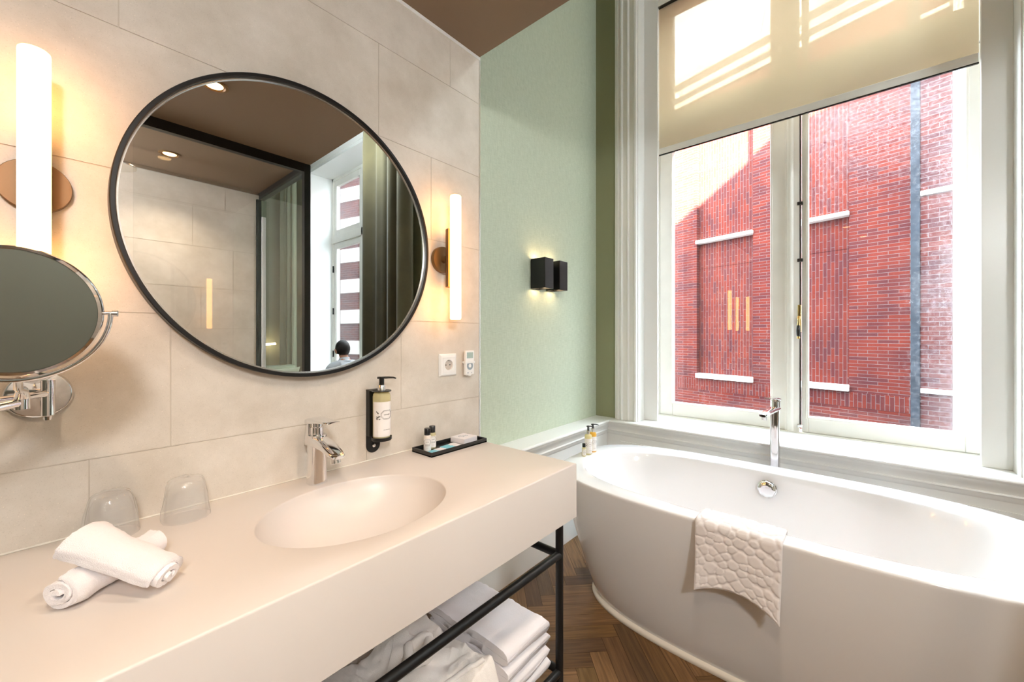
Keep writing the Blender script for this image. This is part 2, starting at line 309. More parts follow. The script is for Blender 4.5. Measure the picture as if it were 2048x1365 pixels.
# ------------------------------------------------------------------ mesh helpers
class MB:
    def __init__(self): self.v = []; self.f = []; self.mi = []; self.cur = 0
    def add(self, vs, fs, mtx=None):
        b = len(self.v)
        self.v += [tuple(mtx @ Vector(p)) if mtx else tuple(p) for p in vs]
        for f in fs: self.f.append([b + i for i in f]); self.mi.append(self.cur)
        return self
    def box(self, x0, x1, y0, y1, z0, z1, mtx=None):
        if x0 > x1: x0, x1 = x1, x0
        if y0 > y1: y0, y1 = y1, y0
        if z0 > z1: z0, z1 = z1, z0
        vs = [(x0, y0, z0), (x1, y0, z0), (x1, y1, z0), (x0, y1, z0), (x0, y0, z1), (x1, y0, z1), (x1, y1, z1), (x0, y1, z1)]
        return self.add(vs, [(0, 3, 2, 1), (4, 5, 6, 7), (0, 1, 5, 4), (1, 2, 6, 5), (2, 3, 7, 6), (3, 0, 4, 7)], mtx)
    def lathe(self, prof, n=32, mtx=None, caps=True, a0=0.0, a1=2 * pi):
        """prof = [(r, z)] bottom to top around Z"""
        full = abs(a1 - a0 - 2 * pi) < 1e-6
        k = n if full else n + 1
        vs = [(r * cos(a0 + (a1 - a0) * i / n), r * sin(a0 + (a1 - a0) * i / n), z) for r, z in prof for i in range(k)]
        fs = []
        for j in range(len(prof) - 1):
            for i in range(n):
                a = j * k + i; b = j * k + (i + 1) % k
                fs.append((a, b, b + k, a + k))
        if caps and full:
            if prof[0][0] > 1e-6: fs.append(tuple(reversed(range(n))))
            if prof[-1][0] > 1e-6: fs.append(tuple((len(prof) - 1) * k + i for i in range(n)))
        return self.add(vs, fs, mtx)
    def cyl(self, p, q, r, n=24, r2=None):
        p = Vector(p); q = Vector(q); d = q - p
        mtx = Matrix.Translation(p) @ d.to_track_quat('Z', 'Y').to_matrix().to_4x4()
        return self.lathe([(r, 0), (r if r2 is None else r2, d.length)], n, mtx)
    def tube(self, pts, r, n=12, closed=False, caps=True):
        pts = [Vector(p) for p in pts]; m = len(pts)
        vs = []; up = None
        for i, p in enumerate(pts):
            if closed: t = (pts[(i + 1) % m] - pts[i - 1]).normalized()
            else: t = (pts[min(i + 1, m - 1)] - pts[max(i - 1, 0)]).normalized()
            if up is None: up = Vector((0, 0, 1)) if abs(t.z) < 0.9 else Vector((1, 0, 0))
            s = t.cross(up).normalized(); up = s.cross(t).normalized()
            rr = r[i] if isinstance(r, (list, tuple)) else r
            for k in range(n):
                a = 2 * pi * k / n
                vs.append(p + s * (rr * cos(a)) + up * (rr * sin(a)))
        fs = []
        for i in range(m if closed else m - 1):
            for k in range(n):
                a = i * n + k; b = i * n + (k + 1) % n; c = ((i + 1) % m) * n
                fs.append((a, b, c + (k + 1) % n, c + k))
        if not closed and caps: fs.append(tuple(reversed(range(n)))); fs.append(tuple((m - 1) * n + k for k in range(n)))
        return self.add(vs, fs)
    def loft(self, rings, closed=True, cap0=True, cap1=True, mtx=None):
        n = len(rings[0]); vs = [p for r in rings for p in r]; fs = []
        for j in range(len(rings) - 1):
            for i in range(n if closed else n - 1):
                a = j * n + i; b = j * n + (i + 1) % n
                fs.append((a, b, b + n, a + n))
        if cap0: fs.append(tuple(reversed(range(n))))
        if cap1: fs.append(tuple((len(rings) - 1) * n + i for i in range(n)))
        return self.add(vs, fs, mtx)
    def prism(self, poly, z0, z1, mtx=None):
        n = len(poly)
        vs = [(x, y, z0) for x, y in poly] + [(x, y, z1) for x, y in poly]
        fs = [tuple(reversed(range(n))), tuple(range(n, 2 * n))] + [(i, (i + 1) % n, n + (i + 1) % n, n + i) for i in range(n)]
        return self.add(vs, fs, mtx)
    def build(self, name, mats, parent=None, smooth=True, bevel=0.0, seg=2, fixn=True, angle=40):
        me = bpy.data.meshes.new(name)
        me.from_pydata(self.v, [], self.f)
        if not isinstance(mats, (list, tuple)): mats = [mats]
        for m in mats: me.materials.append(m)
        if len(mats) > 1: me.polygons.foreach_set('material_index', self.mi)
        if fixn:
            bm = bmesh.new(); bm.from_mesh(me); bmesh.ops.recalc_face_normals(bm, faces=bm.faces); bm.to_mesh(me); bm.free()
        if smooth:
            me.polygons.foreach_set('use_smooth', [True] * len(me.polygons)); me.set_sharp_from_angle(angle=radians(angle))
        me.update()
        o = bpy.data.objects.new(name, me); COL.objects.link(o)
        if parent is not None: adopt(o, parent)
        if bevel:
            b = o.modifiers.new('bevel', 'BEVEL'); b.width = bevel; b.segments = seg; b.limit_method = 'ANGLE'; b.angle_limit = radians(40)
        return o

def origin_of(p):
    v = Vector((0, 0, 0))
    while p is not None:
        v += Vector(p.location); p = p.parent
    return v

def adopt(o, parent):
    """geometry is written in room coordinates; keep it there under its parent"""
    o.parent = parent
    root = parent
    while root.parent is not None: root = root.parent
    if parent is root: o.matrix_parent_inverse = Matrix.Translation(-Vector(root.location)) if root.type == 'EMPTY' else Matrix.Identity(4)
    else: o.matrix_parent_inverse = Matrix.Identity(4)

def tag(o, label, cat, group=None):
    o['label'] = label; o['category'] = cat
    if group: o['group'] = group
    return o

def thing(name, loc, label, cat, group=None):
    o = bpy.data.objects.new(name, None); COL.objects.link(o); o.location = loc
    o.empty_display_size = 0.05
    return tag(o, label, cat, group)

def struct(o):
    o['kind'] = 'structure'; return o

def part_label(o, s): o['label'] = s; return o

def dup(root, loc, label=None, group=None, rz=0.0):
    r = root.copy(); COL.objects.link(r); r.location = loc; r.rotation_euler = (0, 0, rz)
    if label: r['label'] = label
    if group: r['group'] = group
    for ch in list(root.children):
        c = ch.copy(); COL.objects.link(c); c.parent = r
        for g in list(ch.children):
            d = g.copy(); COL.objects.link(d); d.parent = c
    return r

def text_mesh(body, size, wrap=None, extrude=0.0003):
    """flat lettering as (verts, faces): x to the right, y up, centred"""
    cu = bpy.data.curves.new('lettering', 'FONT'); cu.body = body; cu.size = size; cu.extrude = extrude
    cu.align_x = 'CENTER'; cu.align_y = 'CENTER'; cu.resolution_u = 2
    o = bpy.data.objects.new('lettering', cu); COL.objects.link(o)
    dg = bpy.context.evaluated_depsgraph_get()
    me = bpy.data.meshes.new_from_object(o.evaluated_get(dg))
    vs = [tuple(v.co) for v in me.vertices]; fs = [tuple(p.vertices) for p in me.polygons]
    bpy.data.objects.remove(o); bpy.data.curves.remove(cu); bpy.data.meshes.remove(me)
    return vs, fs

# ================================================================== SETTING
WX = 2.646          # window wall, room face
AY = 1.459          # alcove wall
TY = 1.18           # tiled wall face
TX = 1.168          # end of the tiled build-out
CZ = 2.39           # low ceiling
BX0 = -0.80         # entrance-side wall
BY0 = -5.20         # end wall of the bedroom
HZ = 3.95           # high ceiling

# floor: oak herringbone
def make_floor():
    x0, x1, y0, y1 = BX0, WX + 0.05, BY0, AY
    bm = bmesh.new(); uvl = bm.loops.layers.uv.new('UVMap'); cl = bm.loops.layers.color.new('plank')
    wd, n = 0.071, 7; L = wd * n; g = 0.0007
    ang = radians(45); ca, sa = cos(ang), sin(ang); cx, cy = 1.3, 0.4
    rnd = random.Random(3)
    def plank(a0, a1, b0, b1, along):
        pts = [(a0 + g, b0 + g), (a1 - g, b0 + g), (a1 - g, b1 - g), (a0 + g, b1 - g)]
        W = [(cx + ca * a - sa * b, cy + sa * a + ca * b) for a, b in pts]
        mx = sum(p[0] for p in W) / 4; my = sum(p[1] for p in W) / 4
        if not (x0 - 0.3 < mx < x1 + 0.3 and y0 - 0.3 < my < y1 + 0.3): return
        f = bm.faces.new([bm.verts.new((p[0], p[1], 0.0)) for p in W])
        t = rnd.uniform(0.68, 1.2); c = (t * rnd.uniform(0.97, 1.05), t, t * rnd.uniform(0.9, 1.03), 1)
        o1, o2 = rnd.uniform(0, 9), rnd.uniform(0, 9)
        for lp, (a, b) in zip(f.loops, pts):
            u, v = (a, b) if along == 0 else (b, a)
            lp[uvl].uv = (u + o1, v + o2); lp[cl] = c
    R = 80
    for i in range(-R, R):
        for k in range(-9, 10):
            ox = i * wd + k * L; oy = -i * wd + k * L
            plank(ox, ox + L, oy, oy + wd, 0)
            plank(ox + L, ox + L + wd, oy, oy + L, 1)
    me = bpy.data.meshes.new('floor'); 
    geom = bm.verts[:] + bm.edges[:] + bm.faces[:]
    for co, no in (((x0, 0, 0), (-1, 0, 0)), ((x1, 0, 0), (1, 0, 0)), ((0, y0, 0), (0, -1, 0)), ((0, y1, 0), (0, 1, 0))):
        geom = bm.verts[:] + bm.edges[:] + bm.faces[:]
        bmesh.ops.bisect_plane(bm, geom=geom, plane_co=co, plane_no=no, clear_outer=True)
    # sub-floor slab showing in the joints
    vs = [bm.verts.new(p) for p in [(x0, y0, -0.0015), (x1, y0, -0.0015), (x1, y1, -0.0015), (x0, y1, -0.0015), (x0, y0, -0.2), (x1, y0, -0.2), (x1, y1, -0.2), (x0, y1, -0.2)]]
    for q in ((0, 1, 2, 3), (7, 6, 5, 4), (0, 4, 5, 1), (1, 5, 6, 2), (2, 6, 7, 3), (3, 7, 4, 0)):
        f = bm.faces.new([vs[i] for i in q]); f.material_index = 1
    bm.to_mesh(me); bm.free()
    me.materials.append(M['wood']); me.materials.append(M['gap'])
    o = bpy.data.objects.new('floor', me); COL.objects.link(o); struct(o)
make_floor()

# tiled build-out behind the vanity (individual tiles over grout)
def tiled(name, x0, x1, y, z0, z1, rows, face, back, length=0.606, first_row=1.897, rowh=0.30):
    mb = MB(); g = 0.0012
    mb.cur = 1
    mb.box(x0, x1, y + face * 0.0015, back, z0, z1)
    mb.cur = 0
    k0 = math.floor((z0 - first_row) / rowh) - 1; k1 = math.ceil((z1 - first_row) / rowh) + 1
    for k in range(k0, k1):
        za = max(z0, first_row + k * rowh); zb = min(z1, first_row + (k + 1) * rowh)
        if zb - za < 0.01: continue
        ph = rows.get(k, (0.2 + 0.23 * k)); a = ph - 20 * length
        while a < x1:
            xa, xb = max(a, x0), min(a + length, x1)
            if xb - xa > 0.004:
                ya, yb = sorted((y, y + face * 0.006))
                mb.box(xa + g, xb - g, ya, yb, za + g, zb - g)
            a += length
    return struct(mb.build(name, [M['tile'], M['grout']], smooth=False))
tiled('wall_left', BX0, TX, TY, 0, CZ, {1: 1.0113, 0: 0.1035, -1: 0.921, -2: 0.40, -3: 0.188, -4: 0.0607}, 1, AY + 0.3)
tiled('wall_shower', BX0, 1.15, -1.34, 0, CZ, {1: 0.3, 0: 0.1, -1: 0.35, -2: 0.15}, -1, -1.45)
b = MB().box(BX0, TX + 0.004, TY - 0.003, TY + 0.004, CZ - 0.012, CZ); struct(b.build('trim_1', M['white'], bevel=0.001))
b = MB().box(TX - 0.0005, TX + 0.006, TY - 0.001, TY + 0.05, 0.66, CZ - 0.012); struct(b.build('trim_2', M['satin']))

# ceilings
mb = MB().box(BX0, TX, -1.45, AY + 0.3, CZ, HZ); struct(mb.build('ceiling', M['taupe'], smooth=False))
mb = MB().box(BX0 - 0.3, WX + 0.5, BY0 - 0.3, AY + 0.3, HZ, HZ + 0.2); struct(mb.build('ceiling_upper', M['plaster'], smooth=False))
# walls
mb = MB().box(TX, WX + 0.454, AY, AY + 0.3, 0, HZ); struct(mb.build('wall_alcove', M['green'], smooth=False))
OP1 = (-0.515, 1.136, 0.62, 3.72); OP2 = (-4.0, -2.12, 0.45, 3.72)
XO = WX + 0.454
mb = MB()
for (ya, yb, za, zb) in ((BY0, OP2[0], 0, HZ), (OP2[0], OP2[1], 0, OP2[2]), (OP2[0], OP2[1], OP2[3], HZ), (OP2[1], OP1[0], 0, HZ),
                         (OP1[0], OP1[1], 0, OP1[2]), (OP1[0], OP1[1], OP1[3], HZ), (OP1[1], AY, 0, HZ)):
    mb.box(WX, XO, ya, yb, za, zb)
struct(mb.build('wall_window', M['green_shaded'], smooth=False))
mb = MB().box(BX0 - 0.2, XO, BY0 - 0.3, BY0, 0, HZ); struct(mb.build('wall_bedroom', M['pale'], smooth=False))
mb = MB().box(BX0 - 0.2, BX0, BY0, AY + 0.3, 0, HZ); struct(mb.build('wall_entrance', M['olive'], smooth=False))

# dado with nosing, swept round the alcove corner
def sweep_L(name, prof, ba, bw, xa, yb, mat):
    """prof = [(offset from panel face, z)]; alcove run then window run"""
    mb = MB(); rings = []
    A = [(xa, AY - ba - o, z) for o, z in prof]
    C = [(WX - bw - o, AY - ba - o, z) for o, z in prof]
    B = [(WX - bw - o, yb, z) for o, z in prof]
    mb.loft([A, C, B], closed=False, cap0=False, cap1=False)
    return struct(mb.build(name, mat, angle=30))
BA, BW = 0.115, 0.050
dado = [(-BA, 0.659), (0.030, 0.659), (0.035, 0.656), (0.037, 0.650), (0.035, 0.643), (0.030, 0.640), (0.026, 0.639), (0.026, 0.632), (0.022, 0.624), (0.015, 0.612), (0.010, 0.600), (0.009, 0.592),
        (0.012, 0.590), (0.014, 0.585), (0.012, 0.580), (0.008, 0.578), (0.006, 0.566), (0.003, 0.560), (0.0, 0.556), (0.0, 0.14)]
sweep_L('trim_3', dado, BA, BW, TX + 0.002, -1.0, M['white'])
sweep_L('baseboard_alcove', [(0.0, 0.150), (0.006, 0.146), (0.008, 0.136), (0.013, 0.130), (0.016, 0.120), (0.018, 0.0)], BA, BW, TX + 0.002, -1.0, M['white'])
def frame_rect(mb, x0, x1, y0, y1, z0, z1, wl, wr, wb, wt):
    """rails and stiles round an opening; y0<y1, wl at y1 side"""
    mb.box(x0, x1, y1 - wl, y1, z0, z1); mb.box(x0, x1, y0, y0 + wr, z0, z1)
    mb.box(x0, x1, y0 + wr, y1 - wl, z0, z0 + wb); mb.box(x0, x1, y0 + wr, y1 - wl, z1 - wt, z1)

# flat panel mouldings on the dado
mb = MB()
for (ya, yb) in ((0.75, 1.24), (-0.02, 0.66), (-0.8, -0.1)):
    X = WX - BW
    frame_rect(mb, X - 0.007, X + 0.002, ya, yb, 0.20, 0.518, 0.018, 0.018, 0.018, 0.018)
struct(mb.build('trim_4', M['white'], smooth=False))

# ------------------------------------------------------------------ window 1
SX = 2.985
def bead_rect(mb, x, y0, y1, z0, z1, w=0.012, d=0.010):
    frame_rect(mb, x - d, x + 0.004, y0 - w, y1 + w, z0 - w, z1 + w, w, w, w, w)

win = thing('window_1', (SX, 0.31, OP1[2]), 'tall white casement window with a brass handle above the bath', 'window'); struct(win)
# sashes
panes = [(0.417, 1.023, 0.758, 2.60, 'L'), (-0.406, 0.224, 0.758, 2.60, 'R'), (0.417, 1.023, 2.875, 3.60, 'L'), (-0.406, 0.224, 2.875, 3.60, 'R')]
for (y0, y1, z0, z1, s) in panes:
    mb = MB()
    low = z0 < 1
    ya, yb = (0.338, 1.115) if s == 'L' else (-0.455, 0.258)
    za, zb = (0.664, 2.68) if low else (2.80, 3.69)
    frame_rect(mb, SX, SX + 0.055, ya, yb, za, zb, yb - y1, y0 - ya, z0 - za, zb - z1)
    sash = mb.build('sash', M['frame'], win, smooth=False, bevel=0.004)
    mb = MB(); bead_rect(mb, SX, y0, y1, z0, z1); mb.build('glazing_bead', M['frame'], sash, smooth=False, bevel=0.003)
    mb = MB(); mb.box(SX + 0.030, SX + 0.034, y0 - 0.006, y1 + 0.006, z0 - 0.006, z1 + 0.006)
    mb.build('pane', M['pane'] if s == 'L' else M['panedirty'], sash, smooth=False)
# fixed frame: jambs, transom, mullion, threshold
mb = MB()
mb.box(SX - 0.005, SX + 0.10, 1.117, OP1[1] + 0.02, 0.64, 3.75); mb.box(SX - 0.005, SX + 0.10, OP1[0] - 0.02, -0.457, 0.64, 3.75)
mb.box(SX - 0.012, SX + 0.10, OP1[0], OP1[1], 2.683, 2.797); mb.box(SX - 0.005, SX + 0.10, OP1[0], OP1[1], 3.692, 3.75)
mb.box(SX - 0.03, SX + 0.10, OP1[0], OP1[1], 0.63, 0.663)
mb.build('window_frame', M['frame'], win, smooth=False, bevel=0.004)
mb = MB()
prof = [(0.0, 0.342), (-0.010, 0.342), (-0.012, 0.338), (-0.012, 0.331), (-0.018, 0.326), (-0.026, 0.320), (-0.028, 0.312), (-0.024, 0.303), (-0.016, 0.299), (-0.012, 0.296), (-0.010, 0.268), (0.0, 0.268)]
mb.prism([(SX + a, y) for a, y in prof], 0.663, 2.682); mb.prism([(SX + a, y) for a, y in prof], 2.798, 3.69)
mb.build('mullion', M['frame'], win)
mb = MB(); mb.cyl((SX - 0.008, 0.263, 0.70), (SX - 0.008, 0.263, 2.60), 0.0045, 10); rod = mb.build('espagnolette_rod', M['dark'], win)
part_label(rod, 'dark locking rod between the two sashes')
for z in (2.043, 0.700, 1.70):
    mb = MB(); mb.box(SX - 0.018, SX + 0.002, 0.250, 0.278, z - 0.010, z + 0.010)
    mb.build('rod_guide', M['dark'] if z > 1 else M['satin'], rod, bevel=0.003)
mb = MB(); mb.box(SX - 0.014, SX + 0.002, 0.258, 0.276, 1.265, 1.432); hp = mb.build('handle_plate', M['brass'], win, bevel=0.004); part_label(hp, 'brass espagnolette plate')
mb = MB(); mb.cyl((SX - 0.014, 0.267, 1.352), (SX - 0.046, 0.267, 1.352), 0.008, 16); mb.lathe([(0.0, -0.012), (0.009, -0.008), (0.009, 0.008), (0.0, 0.012)], 16, Matrix.Translation((SX - 0.046, 0.267, 1.352)))
mb.tube([(SX - 0.046, 0.267, 1.352), (SX - 0.050, 0.267, 1.325), (SX - 0.054, 0.268, 1.305)], [0.006, 0.006, 0.008], 12)
h = mb.build('window_handle', M['brass'], win)
mb = MB(); mb.lathe([(0.007, 0), (0.010, 0.012), (0.011, 0.035), (0.009, 0.060), (0.007, 0.066)], 16, Matrix.Translation((SX - 0.055, 0.268, 1.240)))
part_label(mb.build('handle_grip', M['blackp'], h), 'black handle grip')
mb = MB(); mb.lathe([(0.0, 0), (0.007, 0.002), (0.009, 0.009), (0.007, 0.015)], 16, Matrix.Translation((SX - 0.055, 0.268, 1.225))); mb.build('handle_knob', M['brass'], h)
# thin boards in front of the sashes, sill, reveals
for (ya, yb) in ((1.040, 1.1330), (-0.5120, -0.419)):
    mb = MB(); mb.box(2.737, 2.757, ya, yb, 0.660, 3.72); mb.build('side_board', M['white'], win, smooth=False, bevel=0.002)
mb = MB(); mb.box(WX - BW - 0.02, SX, OP1[0], OP1[1], 0.62, 0.6592); mb.build('window_sill', M['white'], win, smooth=False)
mb = MB(); mb.box(WX - 0.01, SX, 1.1325, 1.150, 0.655, 3.72); mb.box(WX - 0.01, SX, -0.529, -0.5115, 0.655, 3.72); mb.box(WX - 0.01, SX, -0.53, 1.15, 3.70, 3.74)
mb.build('reveal', M['white'], win, smooth=False)
# casing with mouldings
cas = [(0.0, 1.2985), (-0.020, 1.2985), (-0.024, 1.294), (-0.024, 1.282), (-0.030, 1.279), (-0.036, 1.274), (-0.036, 1.268), (-0.030, 1.263), (-0.026, 1.259), (-0.032, 1.255), (-0.038, 1.250), (-0.040, 1.243), (-0.036, 1.237), (-0.028, 1.233), (-0.026, 1.214), (-0.026, 1.206), (-0.033, 1.203), (-0.037, 1.198), (-0.033, 1.193), (-0.024, 1.190), (-0.022, 1.166), (-0.024, 1.160), (-0.032, 1.156), (-0.034, 1.150), (-0.032, 1.140), (0.0, 1.136)]
mb = MB(); mb.prism([(WX + a, y) for a, y in cas], 0.660, 3.90); mb.build('casing', M['white'], win, angle=25)
mb = MB(); mb.prism([(WX + a, 0.621 - y) for a, y in cas], 0.660, 3.90); mb.build('casing', M['white'], win, angle=25)
mb = MB(); mb.box(WX - 0.03, WX, -0.66, 1.28, 3.72, 3.9); mb.build('casing', M['white'], win, smooth=False)

# roller blind
bl = thing('roller_blind', (2.765, 0.31, 2.481), 'cream translucent roller blind half lowered in the tall window', 'blind')
mb = MB(); nY, nZ = 12, 10; y0, y1, z0, z1 = -0.4165, 1.0375, 2.525, 3.50
for t in (0, 0.0008):
    pass
mb.box(2.7646, 2.7654, y0, y1, z0, z1); mb.build('cloth', M['blind'], bl, smooth=False)
mb = MB(); mb.box(2.7585, 2.7715, y0, y1, 2.487, 2.530); bar = mb.build('bottom_bar', M['frame'], bl, bevel=0.003)
mb = MB(); mb.box(2.760, 2.770, y0, y1, 2.481, 2.487); part_label(mb.build('rubber_seal', M['blackp'], bar, smooth=False), 'black rubber strip under the bar')
mb = MB(); mb.box(2.740, 2.785, y0, y1, 3.495, 3.535); hr = mb.build('headrail', M['frame'], bl, bevel=0.003)
mb = MB(); mb.box(2.742, 2.783, y0, y1, 3.489, 3.495); mb.build('rubber_seal', M['blackp'], hr, smooth=False)
mb = MB(); mb.box(2.7646, 2.7654, y0, y1, 3.535, 3.70); mb.build('valance', M['blind'], bl, smooth=False)

# ------------------------------------------------------------------ window 2 (bedroom, seen in the mirror)
w2 = thing('window_2', (SX, -3.06, OP2[2]), 'white bedroom window reflected in the round mirror beside the olive curtain', 'window'); struct(w2)
mb = MB(); mb.box(SX - 0.005, SX + 0.1, OP2[0], OP2[0] + 0.05, 0.45, 3.72); mb.box(SX - 0.005, SX + 0.1, OP2[1] - 0.05, OP2[1], 0.45, 3.72)
mb.box(SX - 0.012, SX + 0.1, OP2[0], OP2[1], 2.683, 2.797); mb.box(SX - 0.012, SX + 0.1, -3.09, -3.03, 0.45, 3.72); mb.box(SX - 0.005, SX + 0.1, OP2[0], OP2[1], 3.66, 3.72); mb.box(SX - 0.02, SX + 0.1, OP2[0], OP2[1], 0.45, 0.48)
mb.build('window_frame', M['frame'], w2, smooth=False, bevel=0.004)
for (ya, yb) in ((-3.95, -3.09), (-3.03, -2.17)):
    for (za, zb) in ((0.48, 2.683), (2.797, 3.66)):
        mb = MB(); frame_rect(mb, SX + 0.01, SX + 0.06, ya, yb, za, zb, 0.085, 0.085, 0.09, 0.085); s = mb.build('sash', M['frame'], w2, smooth=False, bevel=0.004)
        mb = MB(); mb.box(SX + 0.033, SX + 0.037, ya + 0.08, yb - 0.08, za + 0.08, zb - 0.08); mb.build('pane', M['pane'], s, smooth=False)
for z in (0.95, 1.62, 2.28):
    mb = MB(); mb.cyl((SX - 0.004, -3.953, z - 0.05), (SX - 0.004, -3.953, z + 0.05), 0.011, 12); part_label(mb.build('hinge', M['blackp'], w2), 'black hinge')
mb = MB(); mb.box(WX - 0.015, SX, OP2[0] - 0.012, OP2[0] + 0.004, 0.44, 3.72); mb.box(WX - 0.015, SX, OP2[1] - 0.004, OP2[1] + 0.012, 0.44, 3.72); mb.box(WX - 0.015, SX, OP2[0], OP2[1], 3.70, 3.735); mb.box(WX - 0.03, SX, OP2[0], OP2[1], 0.42, 0.454)
mb.build('reveal', M['white'], w2, smooth=False)
mb = MB(); mb.prism([(WX + a, OP2[0] - (y - 1.136)) for a, y in cas], 0.0, 3.88); mb.build('casing', M['white'], w2, angle=25)
mb = MB(); mb.prism([(WX + a, OP2[1] + (y - 1.136)) for a, y in cas], 0.0, 3.88); mb.build('casing', M['white'], w2, angle=25)
mb = MB(); mb.box(WX - 0.03, WX, OP2[0], OP2[1], 3.735, 3.88); mb.build('casing', M['white'], w2, smooth=False)

# ================================================================== OUTSIDE
FA, FB = 8.596, 0.2467
FROT = math.atan2(1, FB)
def facade_root(name, label, cat='building', y=0.0):
    r = thing(name, (FA, 0, -4.0), label, cat); r.rotation_euler = (0, 0, FROT); return r
def fput(mb, name, mat, parent, **kw):
    """geometry in facade coordinates: x along the wall, y towards the room, z above the room floor"""
    mb.v = [(x, y, z + 4.0) for x, y, z in mb.v]
    o = mb.build(name, mat, **kw); o.parent = parent; return o

bld = facade_root('brick_building', 'red brick building across the street with blind recessed panels and pale ledges')
S0, S1, ZT = -0.62, 3.34, 6.35
P1 = (0.112, 1.252); P2 = (1.589, 2.733)
mb = MB(); T = 0.4
xs = [S0, P1[0], P1[1], P2[0], P2[1], S1]
for i in range(0, 5):
    a, c = xs[i], xs[i + 1]
    if i in (1, 3):
        mb.box(a, c, -T, 0, -4.0, 0.37); mb.box(a, c, -T, 0, 6.0, ZT)
    else: mb.box(a, c, -T, 0, -4.0, ZT)
fput(mb, 'brick_wall', M['brick'], bld, smooth=False)
for P in (P1, P2):
    mb = MB()
    mb.box(P[0], P[1], -T, -0.10, 0.37, 2.675); mb.box(P[0], P[1], -T, -0.10, 2.685, 6.0); mb.box(P[0], P[1], -T, -0.11, 2.67, 2.69)
    fput(mb, 'recessed_panel', M['brickv'], bld, smooth=False)
    for zc_, h_ in ((3.25, 0.07), (0.37, 0.10)):
        mb = MB(); mb.box(P[0] - 0.005, P[1] + 0.005, -0.12, 0.055, zc_ - h_ / 2, zc_ + h_ / 2); fput(mb, 'stone_ledge', M['stone'], bld, smooth=False, bevel=0.008)
for (za, zb) in ((0.07, 0.31), (-0.62, -0.38)):
    mb = MB(); mb.box(S0, S1, -0.05, 0.004, za, zb); fput(mb, 'soldier_course', M['brickv'], bld, smooth=False)
for i, z in enumerate((0.55, 1.27, 1.99, 2.71, 3.43, 4.15)):
    mb = MB(); mb.box(S1 - 0.02, S1 + 0.35, -0.3, 0.012, z, z + 0.66); fput(mb, 'corner_stone', M['stone'], bld, smooth=False, bevel=0.01)
mb = MB(); mb.box(S1, S1 + 6.0, -0.5, -0.1, -4.0, ZT); fput(mb, 'rear_wall', M['brick2'], bld, smooth=False)
mb = MB()
cp = [(-0.4, ZT), (0.04, ZT), (0.06, ZT + 0.10), (0.16, ZT + 0.16), (0.18, ZT + 0.28), (0.30, ZT + 0.36), (0.32, ZT + 0.52), (0.12, ZT + 0.56), (-0.4, ZT + 0.56)]
rings = [[(s, y, z) for y, z in cp] for s in (S0 - 7.0, S1 + 6.2)]
mb.loft(rings, closed=True); fput(mb, 'cornice', M['stone'], bld, angle=20)
mb = MB()
for k in range(-10, 14):
    a = k * 0.62 + 0.2
    mb.add([(a, 0.10, ZT + 0.56), (a + 0.60, 0.10, ZT + 0.56), (a + 0.60, -0.25, ZT + 1.5), (a, -0.25, ZT + 1.5), (a, -0.1, ZT + 0.56), (a + 0.60, -0.1, ZT + 0.56), (a + 0.60, -0.45, ZT + 1.5), (a, -0.45, ZT + 1.5)],
           [(0, 1, 2, 3), (7, 6, 5, 4), (0, 4, 5, 1), (1, 5, 6, 2), (2, 6, 7, 3), (3, 7, 4, 0)])
fput(mb, 'mansard_cladding', M['clad'], bld, smooth=False)

pipe = facade_root('expansion_joint', 'dark grey metal strip running up between the two brick buildings', 'metal strip')
mb = MB(); mb.box(-0.722, -0.622, -0.3, 0.035, -4.0, 6.3); fput(mb, 'strip', M['zinc'], pipe, smooth=False, bevel=0.004)

nb = facade_root('old_brick_building', 'older brick building with white stone bands at the right of the dark metal strip')
mb = MB(); mb.box(-14.0, -0.724, -0.4, 0.02, -4.0, 6.34); fput(mb, 'brick_wall', M['brick2'], nb, smooth=False)
for z in (3.32, 0.43, 5.9):
    mb = MB(); mb.box(-1.06, -0.730, -0.1, 0.06, z - 0.035, z + 0.035); fput(mb, 'stone_ledge', M['stone'], nb, smooth=False, bevel=0.008)
mb = MB(); mb.box(-1.20, -1.055, -0.1, 0.09, -4.0, 6.3); fput(mb, 'stone_pilaster', M['stone'], nb, smooth=False, bevel=0.01)
for (za, zb) in ((0.55, 2.2), (2.75, 4.3)):
    mb = MB(); mb.box(-1.95, -1.32, -0.1, 0.03, za, zb); frame_ = fput(mb, 'window_frame', M['frame'], nb, smooth=False)
    mb = MB(); mb.box(-1.87, -1.40, -0.05, 0.034, za + 0.08, zb - 0.08); fput(mb, 'window_pane', M['zinc'], nb, smooth=False)
    mb = MB(); mb.box(-2.05, -1.22, -0.1, 0.10, za - 0.12, za - 0.01); fput(mb, 'stone_ledge', M['stone'], nb, smooth=False, bevel=0.01)
for k in range(9):
    z = -2.2 + k * 0.95
    mb = MB(); mb.box(-14.0, -4.5, -0.1, 0.035, z, z + 0.42); fput(mb, 'stone_band', M['stone'], nb, smooth=False)
mb = MB(); mb.box(-8, 22, -18, 16, -4.2, -4.0); struct(mb.build('street', M['asphalt'], smooth=False))
mb = MB()
for (ya, yb, za, zb) in ((-14, OP2[0], -4, HZ), (OP2[0], OP2[1], -4, OP2[2]), (OP2[0], OP2[1], OP2[3], HZ), (OP2[1], OP1[0], -4, HZ), (OP1[0], OP1[1], -4, OP1[2]), (OP1[0], OP1[1], OP1[3], HZ), (OP1[1], 8, -4, HZ)):
    mb.box(XO, XO + 0.02, ya, yb, za, zb)
struct(mb.build('wall_outer', M['roof'], smooth=False))  # unseen outer skin, added dark to cut bounce onto the facade opposite
